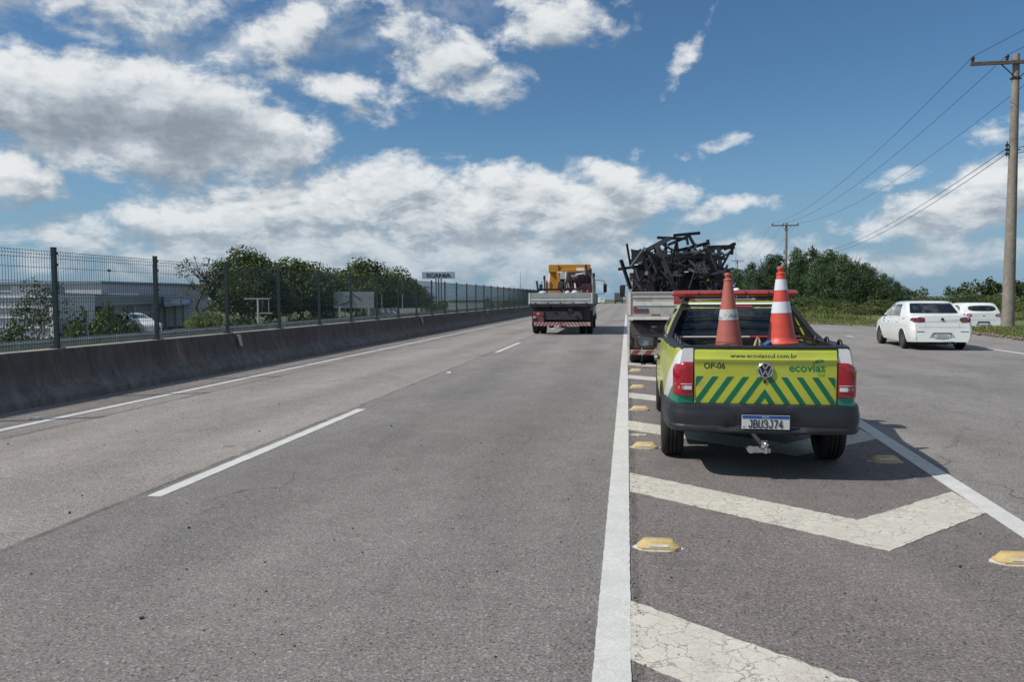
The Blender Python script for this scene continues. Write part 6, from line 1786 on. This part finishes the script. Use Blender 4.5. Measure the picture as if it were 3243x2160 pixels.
def truck(t, x0, x1, L, floor, top, wheel_r, rear_y, cab_m, cab_top, bed_m):
    """flatbed truck, origin at ground below the tail; x0/x1 bed sides"""
    cx = (x0 + x1) / 2
    mb_ = MB(); mb_.b2((x0, .03, floor - .10), (x1, L, floor)); mb_.build('bed_floor', CHAS, t)
    for sx, xx in ((-1, x0), (1, x1)):
        nP = 3; seg = (L - .1) / nP
        for i in range(nP):
            mb_ = MB(); y0_ = .07 + i * seg
            a, b = (xx, xx + .04) if sx < 0 else (xx - .04, xx)
            mb_.b2((a, y0_ + .03, floor + .01), (b, y0_ + seg - .03, top))
            for k in range(4):
                zz = floor + .06 + k * (top - floor - .1) / 3.2
                o_ = -.012 if sx < 0 else .012
                mb_.b2((min(xx, xx + o_), y0_ + .05, zz), (max(xx, xx + o_) if sx > 0 else xx + .001, y0_ + seg - .05, zz + .05))
            mb_.build('side_panel', bed_m, t)
        for i in range(nP + 1):
            y0_ = .07 + i * seg
            mb_ = MB(); mb_.box((xx + sx * .006, y0_, (floor + top) / 2), (.07, .06, top - floor + .04)); mb_.build('side_post', bed_m, t)
    mb_ = MB(); mb_.b2((x0 + .04, L - .06, floor), (x1 - .04, L, top + .55)); mb_.build('headboard', bed_m, t)
    mb_ = MB()
    for sx in (-.42, .42): mb_.b2((cx + sx - .04, .25, floor - .38), (cx + sx + .04, L + 1.6, floor - .12))
    for yy in (.3, 1.6, 3.0, L - .5): mb_.b2((x0 + .1, yy, floor - .16), (x1 - .1, yy + .08, floor - .10))
    for yy in (.35, 2.4): mb_.b2((cx - .42, yy, floor - .34), (cx + .42, yy + .1, floor - .16))
    mb_.build('chassis_frame', CHAS, t)
    mb_ = MB(); mb_.tube([(cx - .9, rear_y, wheel_r), (cx + .9, rear_y, wheel_r)], .09, 10); mb_.lathe([(0, -.2), (.17, -.16), (.21, 0), (.17, .16), (0, .2)], 16, (cx, rear_y, wheel_r), 'X'); mb_.tube([(cx, rear_y, wheel_r), (cx, L, wheel_r + .2)], .05, 8); mb_.build('rear_axle', DARKM, t)
    for s_ in (-1, 1):
        for k in (0, 1):
            wheel(t, cx + s_ * (1.10 - k * .29), rear_y, wheel_r, .25, s_, DARKM, hub=.55)
        wheel(t, cx + s_ * 1.02, L + .95, wheel_r, .25, s_, ALLOY, hub=.55)
    # cab
    y0_ = L + .12; y1_ = L + 2.05; hw = (x1 - x0) / 2 * .93
    lv = []
    for z, k_, dy in ((.62, .96, 0), (1.0, 1, 0), (1.6, 1, 0), (cab_top - .55, .985, .05), (cab_top - .16, .93, .22), (cab_top - .04, .86, .34), (cab_top, .6, .5)):
        lv.append([(cx + a * hw * k_, b, z) for a, b in ((-1, y0_ + .1), (-.92, y0_), (.92, y0_), (1, y0_ + .1), (1, y1_ - .25 - dy), (.85, y1_ - dy), (-.85, y1_ - dy), (-1, y1_ - .25 - dy))])
    mb_ = MB(); mb_.rings(lv); cb_ = mb_.build('cab', cab_m, t, smooth=35); bvc = bvh_of(cb_)
    conform([[(cx - .62, 1.72), (cx + .62, 1.72), (cx + .58, cab_top - .35), (cx - .58, cab_top - .35)]], 'rear', bvc, 'cab_rear_window', GLASS_D, t, off=.005, thick=.005, cell=None)
    conform([[(cx - hw * .86, 1.55), (cx + hw * .86, 1.55), (cx + hw * .80, cab_top - .3), (cx - hw * .80, cab_top - .3)]], 'front', bvc, 'windscreen', GLASS_V, t, off=.005, thick=.005, cell=.4)
    for ax in ('left', 'right'):
        conform([[(y0_ + .65, 1.55), (y1_ - .45, 1.50), (y1_ - .55, cab_top - .30), (y0_ + .65, cab_top - .30)]], ax, bvc, 'side_window', GLASS_V, t, off=.004, thick=.005, cell=.4)
    mb_ = MB(); mb_.b2((cx - hw, y1_ - .1, .38), (cx + hw, y1_ + .12, .68)); mb_.build('front_bumper', CHAS, t)
    return cx, y1_


# loaded truck parked ahead of the pickup
tb = thing('loaded_truck', 'flatbed truck parked ahead of the pickup, piled high with dark steel scrap', 'truck', (0, 16, 0), 0)
cxb, yfb = truck(tb, .02, 2.56, 6.0, 1.13, 1.57, .42, 1.45, CARW, 2.45, BEDG)
mb = MB(); mb.b2((.02, .0, 1.085), (2.56, .045, 1.575))
for z in (1.46, 1.54): mb.b2((.08, -.012, z), (2.50, 0.001, z + .015))
tg = mb.build('tailboard', BEDG, tb)
mb = MB(); mb.b2((.13, -.014, 1.295), (2.45, -.001, 1.375)); mb.build('pale_stripe', BEDL, tg)
mb = MB(); mb.b2((.022, -.02, 1.09), (.075, -.001, 1.57)); mb.b2((2.505, -.02, 1.09), (2.558, -.001, 1.57)); mb.b2((.08, -.018, 1.562), (2.5, -.001, 1.580)); mb.build('tailboard_frame', BEDL, tg)
mb = MB(); mb.b2((.13, -.010, 1.145), (.20, -.002, 1.275)); mb.b2((.20, -.010, 1.145), (.44, -.002, 1.165))
for i in range(5): mb.b2((.5 + i * .38, -.010, 1.093), (.68 + i * .38, -.002, 1.118))
mb.build('red_tape', STRR, tg)
mb = MB(); mb.b2((.205, -.012, 1.175), (.44, -.003, 1.235)); mb.build('blue_label', mat('faded_blue_label', (.05, .075, .13), .6, var=.4, vscale=30), tg)
mb = MB()
for i in range(8): mb.b2((.17 + i * .042, -.014, 1.428), (.200 + i * .042, -.011, 1.445))
mb.build('worn_lettering', mat('worn_grey_print', (.17, .17, .17), .7), tg)
mb = MB(); mb.b2((.95, -.018, 1.325), (1.34, -.002, 1.53)); mb.build('red_reflector_panel', mat('faded_red_panel', (.33, .06, .055), .5, var=.35, vscale=12), tg)
mb = MB(); mb.b2((.02, -.02, 1.005), (2.56, .06, 1.078)); mb.build('rear_crossmember', BEDL, tb)
for x in (1.02, 2.1):
    mb = MB(); mb.prism([(x, 1.0), (x + .26, 1.0), (x + .12, .80)], 'Y', .0, .05); mb.build('gusset', BEDL, tb)
mb = MB(); mb.b2((.10, .30, .62), (.98, .36, .98)); mb.build('rear_panel', mat('grey_brown_panel', (.10, .092, .085), .8, var=.3, vscale=3), tb)
mb = MB(); mb.bar((.06, .22, .97), (.85, .24, .70), .09, .03); mb.b2((.2, .26, .88), (.9, .29, .97)); mb.build('tow_strut', DARKM, tb)
mb = MB(); mb.b2((.50, .24, .76), (.62, .27, .87)); st_ = mb.build('warning_sticker', STRW, tb)
mb = MB(); mb.prism([(.505, .765), (.615, .765), (.615, .865)], 'Y', .234, .239); mb.build('sticker_triangle', STRR, st_)
for x in (.10, 1.92):
    mb = MB(); mb.b2((x, .62, .38), (x + .56, .64, .74)); mb.build('mudflap', RUSTY, tb)
mb = MB(); mb.b2((.06, -.0, .66), (2.5, .03, .69)); mb.build('cross_rod', CHAS, tb)
for x in (.62, 1.6):
    mb = MB(); mb.b2((x, .05, .40), (x + .17, .13, .52)); mb.build('tail_lamp', mat('dusty_lamp', (.35, .32, .30), .5, var=.4, vscale=12), tb)
mb = MB(); mb.b2((1.0, .45, .42), (1.45, .9, .70)); mb.build('battery_box', CHAS, tb)
striped_bar(tb, .07, 2.50, .02, .275, .375, 9)
mb = MB(); mb.box((.035, .6, .58), (.035, .05, 1.0)); mb.box((.035, 2.4, .6), (.035, .05, .8)); mb.b2((.02, .6, .34), (.05, 4.8, .43)); mb.b2((.02, .6, .62), (.05, 4.8, .70)); mb.build('side_guard', BEDL, tb)
for sx in (-1, 1):
    x = cxb + sx * 1.43
    mb = MB(); mb.rings([[(x + a * k_, yfb - .55 + yo, 1.66 + b * k_) for a, b in ((-.075, -.17), (-.085, .16), (-.05, .19), (.05, .19), (.085, .15), (.075, -.18))] for k_, yo in ((.8, .08), (1, .03), (1, 0), (.9, -.01))])
    m_ = mb.build('door_mirror', BLACK, tb, smooth=50)
    mb = MB(); mb.tube([(x - sx * .03, yfb - .5, 1.82), (x - sx * .26, yfb - .45, 1.86)], .015, 6); mb.tube([(x - sx * .03, yfb - .5, 1.50), (x - sx * .26, yfb - .45, 1.45)], .015, 6); mb.build('mirror_arm', BLACK, m_)

# the heap of steel on it: every piece a thing of its own
STEEL = [mat('dark_painted_steel', (.020, .021, .026), .5, metal=.3, var=.35, vscale=3, dirt=(.12, .070, .042), dscale=2.5, dlo=.55, dhi=.75),
         mat('grey_worn_steel', (.085, .088, .095), .55, metal=.3, var=.3, vscale=4, dirt=(.17, .10, .06), dscale=3, dlo=.5, dhi=.75),
         mat('blue_black_steel', (.028, .034, .046), .5, metal=.2, var=.3, vscale=2)]
GB = 'pieces of dark steel scrap heaped on the loaded truck'


def steel(p0, p1, w, label, mi=0, y0=18.0, y1=None, name='steel_beam', chan=True):
    y1 = y0 if y1 is None else y1
    a = Vector((p0[0], y0, p0[1])); b = Vector((p1[0], y1, p1[1])); c_ = (a + b) / 2
    mb_ = MB(); (mb_.ubar if chan else mb_.bar)(a - c_, b - c_, w)
    o_ = mb_.build(name, STEEL[mi]); o_.location = c_
    return tag(o_, label, 'steel beam', GB)


for (p0, p1, w, mi, ya, yb, lab) in [
    ((.68, 2.84), (1.32, 2.81), .062, 0, 17.9, 18.0, 'short dark beam lying flat at the top left of the steel heap'),
    ((1.05, 2.875), (1.64, 2.935), .07, 0, 17.8, 18.0, 'topmost dark beam, slanting up to the right on the steel heap'),
    ((.42, 2.53), (.96, 2.82), .11, 1, 17.8, 17.9, 'wide grey beam rising diagonally at the upper left of the heap'),
    ((.93, 2.68), (1.33, 2.84), .06, 0, 18.1, 18.0, 'dark beam rising under the topmost beam'),
    ((1.13, 2.53), (1.85, 2.715), .075, 0, 17.9, 18.2, 'long dark beam slanting up to the right below the top of the heap'),
    ((-.01, 2.72), (.08, 2.20), .045, 0, 18.0, 18.1, 'thin upright spike at the upper left corner of the heap'),
    ((-.20, 2.11), (.57, 2.225), .065, 0, 17.6, 17.7, 'horizontal dark beam sticking out to the left of the heap'),
    ((-.14, 2.32), (.08, 1.66), .065, 0, 17.5, 17.6, 'dark beam leaning outwards at the lower left of the heap'),
    ((.66, 2.60), (1.07, 1.63), .095, 1, 17.3, 17.4, 'long grey beam leaning diagonally across the front of the heap'),
    ((.51, 2.41), (.68, 2.03), .07, 1, 17.4, 17.5, 'short grey beam hanging diagonally left of the long grey one'),
    ((2.33, 2.52), (2.15, 2.17), .05, 0, 18.0, 18.0, 'thin diagonal strut under the right end of the heap'),
    ((1.83, 2.79), (1.85, 2.66), .06, 0, 18.1, 18.1, 'short upright stub on the upper right of the heap'),
    ((1.11, 2.77), (1.15, 2.52), .065, 0, 18.0, 18.0, 'short upright post left of centre at the top of the heap'),
    ((1.38, 2.92), (1.53, 2.67), .05, 1, 18.0, 18.1, 'pale rusty strut under the topmost beam, right one'),
    ((1.33, 2.92), (1.38, 2.67), .05, 1, 17.95, 18.0, 'pale rusty strut under the topmost beam, left one'),
    ((.87, 2.75), (.89, 2.48), .055, 0, 18.0, 18.0, 'short upright post below the flat top left beam'),
    ((1.74, 2.60), (2.44, 2.62), .10, 0, 18.1, 18.2, 'thick dark beam sticking out to the right near the top of the heap'),
    ((2.20, 2.56), (2.44, 2.69), .07, 0, 18.0, 18.1, 'short beam rising at the far right tip of the heap'),
    ((2.38, 2.62), (2.37, 2.44), .055, 0, 18.05, 18.1, 'short stub hanging at the far right tip of the heap'),
    ((.85, 2.42), (1.62, 2.50), .045, 1, 17.7, 17.8, 'thin pale edged bar lying across the upper middle of the heap'),
    ((1.70, 2.52), (1.62, 2.20), .04, 1, 17.6, 17.6, 'thin pale bar hanging in the upper right of the heap'),
    ((1.88, 2.55), (2.10, 1.66), .085, 2, 17.7, 17.8, 'blue black beam leaning at the right side of the heap'),
    ((.20, 2.12), (.35, 1.62), .06, 1, 17.4, 17.5, 'worn beam standing in the lower left of the heap'),
    ((1.25, 2.20), (1.20, 1.62), .08, 0, 17.5, 17.6, 'dark upright beam in the middle of the heap'),
]:
    steel(p0, p1, w * 1.15, lab, mi, ya, yb)
for (pts, y, mi, lab) in [
    ([(.09, 2.585), (.50, 2.585), (.60, 2.30), (.11, 2.24)], 18.2, 2, 'blue black steel sheet at the upper left of the heap'),
    ([(2.02, 2.62), (2.10, 2.60), (2.24, 1.64), (2.10, 1.62)], 18.0, 2, 'narrow tall steel sheet at the right side of the heap'),
    ([(1.25, 2.42), (1.62, 2.46), (1.66, 1.62), (1.30, 1.62)], 18.1, 0, 'black steel sheet standing right of the centre of the heap'),
    ([(.15, 2.15), (1.15, 2.35), (1.20, 1.60), (.12, 1.60)], 18.6, 0, 'large black steel sheet at the back left of the heap'),
    ([(1.10, 2.50), (2.10, 2.52), (2.15, 1.60), (1.05, 1.60)], 19.3, 0, 'large black steel sheet at the back right of the heap'),
    ([(.60, 2.50), (1.30, 2.52), (1.25, 1.60), (.65, 1.60)], 19.6, 2, 'steel sheet deep inside the heap'),
]:
    mb = MB(); cx_ = sum(p[0] for p in pts) / 4; cz_ = sum(p[1] for p in pts) / 4
    mb.prism([(a - cx_, b - cz_) for a, b in pts], 'Y', 0, .02)
    o = mb.build('steel_sheet', STEEL[mi]); o.location = (cx_, y, cz_); o.rotation_euler = (0, 0, random.Random(int(y * 10)).uniform(-.2, .2))
    tag(o, lab, 'steel sheet', GB)
rnd = random.Random(12)
for i in range(125):
    x = rnd.uniform(.15, 2.12); z = rnd.uniform(1.75, 2.50); y = rnd.uniform(16.8, 18.9) if i < 108 else rnd.uniform(18.9, 20.6); L_ = rnd.uniform(.25, 1.0)
    a = rnd.gauss(math.pi / 2, .55) if rnd.random() < .62 else rnd.gauss(0.1, .35)
    dx_, dz_ = math.cos(a) * L_ / 2, math.sin(a) * L_ / 2
    z0, z1 = z - dz_, z + dz_
    lo_ = min(z0, z1)
    if lo_ < 1.17: z0 += 1.17 - lo_; z1 += 1.17 - lo_
    ztop = 2.68 - abs(x - 1.25) * .12
    hi_ = max(z0, z1)
    if hi_ > ztop: z0 -= hi_ - ztop; z1 -= hi_ - ztop
    xa = min(max(x - dx_, .08), 2.3); xb = min(max(x + dx_, .08), 2.3)
    steel((xa, z0), (xb, z1), rnd.uniform(.022, .075), 'dark steel piece tangled inside the heap on the loaded truck', rnd.choice([0, 0, 1, 2]), y, y + rnd.uniform(-.6, .6), chan=rnd.random() < .6)
for i in range(46):
    x = rnd.uniform(.35, 2.15); z = rnd.uniform(2.30, 2.58) - abs(x - 1.3) * .06; L_ = rnd.uniform(.18, .7); a = rnd.gauss(.15, .5); y = rnd.uniform(17.3, 19.5)
    steel((x - math.cos(a) * L_ / 2, z - math.sin(a) * L_ / 2), (x + math.cos(a) * L_ / 2, z + math.sin(a) * L_ / 2), rnd.uniform(.02, .055), 'thin dark steel piece among the upper layer of the heap on the loaded truck', rnd.choice([0, 0, 1, 2]), y, y + rnd.uniform(-.5, .5), chan=rnd.random() < .5)
for (x, z, w, h, m_, lab) in [(1.74, 1.84, .05, .07, mat('amber_tag', (.55, .32, .03), .5), 'small yellow tag showing in the lower right of the heap'), (.36, 1.62, .10, .05, mat('white_scrap', (.5, .5, .52), .6), 'small white scrap at the lower left of the heap'),
                              (.42, 2.0, .07, .09, mat('pink_scrap', (.30, .20, .18), .7), 'small pale pinkish plate in the left of the heap'), (1.28, 2.02, .09, .03, MATS['white_scrap'], 'small white strip in the middle of the heap')]:
    mb = MB(); mb.prism([(-w/2, -h/2), (w/2, -h/2.4), (w/2.3, h/2), (-w/2.2, h/2.3)], 'Y', 0, .015); o = mb.build('scrap_plate', m_); o.location = (x, 17.05, z); tag(o, lab, 'scrap plate', GB)

# crane truck driving away in the right lane
CABY = mat('cream_cab_paint', (.50, .49, .45), .4, var=.08, coat=.3)
ORNG = mat('orange_crane_paint', (.48, .22, .02), .5, var=.18, vscale=2.5, dirt=(.22, .12, .04), dscale=2.5, dlo=.5, dhi=.8)
BEDS = mat('silver_bed_paint', (.36, .375, .37), .5, var=.2, vscale=2, dirt=(.22, .20, .18), dscale=2.5, dlo=.42, dhi=.7)
ta = thing('crane_truck', 'flatbed truck with an orange folded crane driving away in the right lane', 'truck', (-2.59, 30, 0), R(.6))
cxa, yfa = truck(ta, -1.25, 1.25, 6.4, 1.22, 1.64, .46, 1.3, CABY, 2.72, BEDS)
mb = MB(); mb.b2((-1.25, 0, 1.235), (1.25, .045, 1.665))
tg = mb.build('tailboard', BEDS, ta)
mb = MB(); mb.b2((-1.17, -.014, 1.375), (1.17, -.001, 1.425)); mb.b2((-1.25, -.016, 1.24), (-1.2, -.001, 1.66)); mb.b2((1.2, -.016, 1.24), (1.25, -.001, 1.66)); mb.build('pale_stripe', mat('silver_white', (.6, .62, .6), .45), tg)
mb = MB(); mb.b2((-1.16, -.008, 1.47), (1.16, -.001, 1.59)); mb.build('shaded_panel', mat('shaded_silver', (.30, .33, .32), .5), tg)  # recess shade put into a darker silver on a flat panel
for i in range(5):
    mb = MB(); mb.box((-1.0 + i * .5, -.03, 1.235), (.05, .05, .10)); mb.build('hinge', CHAS, ta)
mb = MB(); mb.b2((-1.12, .25, .56), (1.15, .35, 1.11)); mb.b2((-.75, .1, .60), (.85, .25, .95)); mb.build('rear_panel', mat('purple_black_panel', (.035, .030, .040), .7, var=.3, vscale=3), ta)
mb = MB(); mb.b2((-1.12, .05, .50), (-.68, .24, .93)); lp = mb.build('lamp_panel', mat('reddish_panel', (.16, .05, .05), .6, var=.4, vscale=8), ta)
for x, z, c_ in ((-1.04, .84, LAMP_R), (-.90, .84, STRW), (-.77, .78, LAMP_R), (-1.04, .70, STRW)):
    mb = MB(); mb.b2((x - .05, .035, z - .04), (x + .05, .05, z + .04)); mb.build('lamp', c_, lp)
mb = MB(); mb.b2((-1.08, .03, .57), (-.93, .05, .65)); mb.build('lamp_socket', BLACK, lp)
mb = MB(); mb.b2((.52, .03, .76), (.62, .08, .82)); mb.build('small_lamp', LAMP_R, ta)
mb = MB(); mb.lathe([(.04, -.02), (.075, -.02), (.075, .02), (.04, .02)], 16, (.38, .08, .99), 'Y', closed=True); mb.build('tow_ring', CHAS, ta)
striped_bar(ta, -1.05, 1.17, .0, .355, .50, 16, True)
for x in (-1.22, .68):
    mb = MB(); mb.b2((x, .75, .30), (x + .56, .77, .95)); mb.build('mudflap', BLACK, ta)
# crane
mb = MB(); mb.b2((-.76, 3.7, 1.22), (-.34, 4.2, 2.85)); mb.b2((-.80, 3.6, 1.22), (-.10, 4.3, 1.80)); mb.build('crane_column', ORNG, ta, bevel=.03)
mb = MB(); mb.box((.15, 3.9, 2.81), (1.76, .38, .25)); mb.box((-.58, 3.8, 2.76), (.44, .46, .34)); mb.build('crane_boom', ORNG, ta, bevel=.02)
mb = MB(); mb.box((.25, 3.7, 2.66), (1.30, .18, .13)); mb.bar((-.42, 3.65, 2.7), (-.30, 3.6, 1.85), .13); mb.build('crane_inner_boom', ORNG, ta, bevel=.015)
mb = MB(); mb.tube([(-.12, 3.5, 1.7), (.0, 3.5, 2.45)], .05, 10); mb.tube([(.0, 3.5, 2.3), (.03, 3.5, 2.65)], .03, 10); mb.build('hydraulic_cylinder', CHROME, ta, smooth=60)
MAR = mat('maroon_machine_paint', (.055, .018, .026), .6, var=.5, vscale=6)
for (c_, s_) in (((.30, 3.4, 2.05), (.34, .4, .66)), ((.72, 3.3, 2.15), (.46, .4, .62)), ((.50, 3.2, 1.85), (1.05, .3, .18)), ((.93, 3.5, 2.35), (.20, .3, .62)), ((.12, 3.45, 2.35), (.16, .2, .46)), ((.90, 3.2, 1.85), (.44, .4, .42)), ((.45, 3.3, 2.52), (.5, .2, .12)), ((-.25, 3.4, 2.0), (.25, .3, .35))):
    mb = MB(); mb.box(c_, s_, (0, rnd.uniform(-.1, .1), 0)); mb.build('valve_block', MAR if c_[0] > .2 else CHAS, ta, bevel=.02)
for q in range(9):
    mb = MB(); x = .02 + q * .10
    mb.tube([(x, 3.1, 1.65 + .1 * (q % 3)), (x - .08, 3.0, 2.05 + .06 * q), (x + .10, 3.05, 2.45 - .05 * (q % 2)), (x + .22, 3.2, 2.1)], .015, 6)
    mb.build('hydraulic_hose', BLACK if q % 3 else MAR, ta, smooth=60)
for c_, s_ in (((.62, 3.15, 2.70), (.34, .06, .12)), ((.58, 3.12, 2.50), (.34, .06, .06)), ((-.02, 3.1, 2.45), (.05, .06, .30)), ((-.25, 3.1, 2.58), (.24, .06, .05)), ((.40, 3.0, 1.98), (.07, .05, .22))):
    mb = MB(); mb.box(c_, s_, (0, rnd.uniform(-.2, .2), 0)); mb.build('white_crane_plate', WTRIM, ta)
for x, z in ((1.06, 2.65), (1.20, 2.45), (-.98, 2.35), (.86, 2.82)):
    mb = MB(); mb.bar((x, 3.6, 1.6), (x, 3.6, z + .1), .05); mb.box((x - .01, 3.6, z), (.09, .07, .16)); mb.build('stake', BLACK, ta)
mb = MB(); mb.bar((-.90, 3.8, 1.6), (-.90, 3.8, 2.2), .09); mb.build('outrigger_leg', MATS['dull_red_stripe'], ta)
for sx in (-1, 1):
    x = sx * 1.60
    mb = MB(); mb.rings([[(x + a * k_, yfa - .35 + yo, 1.93 + b * k_) for a, b in ((-.08, -.20), (-.09, .19), (-.05, .22), (.05, .22), (.09, .18), (.08, -.21))] for k_, yo in ((.8, .08), (1, .03), (1, 0), (.9, -.01))])
    m_ = mb.build('door_mirror', BLACK, ta, smooth=50)
    mb = MB(); mb.tube([(x, yfa - .3, 2.15), (x - sx * .04, yfa - .3, 2.27), (x - sx * .15, yfa - .3, 2.32), (x - sx * .50, yfa - .3, 2.34)], .016, 6); mb.tube([(x, yfa - .3, 1.72), (x - sx * .1, yfa - .3, 1.66), (x - sx * .5, yfa - .3, 1.66)], .016, 6); mb.build('mirror_arm', BLACK, m_)
# what lies on its bed
mb = MB(); mb.bar((-1.02, 0, 0), (1.02, 0, .01), .10, .085); mb.bar((-1.02, 0, -.02), (-1.08, 0, .36), .07); o = mb.build('dark_steel_angle', STEEL[0]); o.location = (-2.59, 31.1, 1.80); tag(o, 'long dark steel angle lying across the crane truck bed with an upright end', 'steel beam')
for x, w_, h_, m_, lab in ((-2.35, .24, .20, 'white_scrap', 'white sack on the crane truck bed, left one'), (-2.06, .30, .22, 'white_scrap', 'white sack on the crane truck bed, right one'), (-3.35, .34, .15, 'white_scrap', 'white box at the left end of the crane truck bed')):
    mb = MB(); mb.lathe([(0, 0), (w_ * .5, .01), (w_ * .52, h_ * .5), (w_ * .35, h_ * .85), (.02, h_)], 14); o = mb.build('sack', MATS[m_], smooth=60); o.location = (x, 30.5, 1.55 if 'sack' in lab else 1.6); tag(o, lab, 'sack' if 'sack' in lab else 'box')
for x, c_, lab in ((-1.78, 'bright_orange_plastic', 'small orange cone standing on the crane truck bed, left one'), (-1.55, 'bright_orange_plastic', 'small orange cone standing on the crane truck bed, right one')):
    mb = MB(); mb.lathe([(.16, 0), (.16, .02), (.12, .03), (.03, .50), (.03, .55), (0, .55)], 20); o = mb.build('traffic_cone', MATS[c_], smooth=50); o.location = (x, 30.45, 1.235)
    mb = MB(); mb.lathe([(.088, .17), (.070, .28), (.066, .28), (.084, .17)], 20, closed=True); mb.build('white_band', WB2, o, smooth=50)
    tag(o, lab, 'traffic cone')

# distant lorry over the crest
t = thing('distant_lorry', 'dark distant lorry on the crest left of the loaded truck', 'lorry', (-2.3, 215, road_z(215)), 0)
mb = MB(); mb.b2((-1.2, 0, .9), (1.2, 8, 3.0)); mb.build('cargo_box', mat('lorry_grey', (.09, .095, .10), .6), t)
mb = MB(); mb.b2((-1.15, 8.2, .6), (1.15, 10, 2.9)); mb.build('cab', CHAS, t)
mb = MB(); mb.b2((-1.1, .1, .5), (1.1, 8, .88)); mb.build('chassis_frame', CHAS, t)
for x, y in ((-1, 1.2), (1, 1.2), (-1, 8.8), (1, 8.8)): wheel(t, x, y, .48, .3, 1 if x > 0 else -1, DARKM)
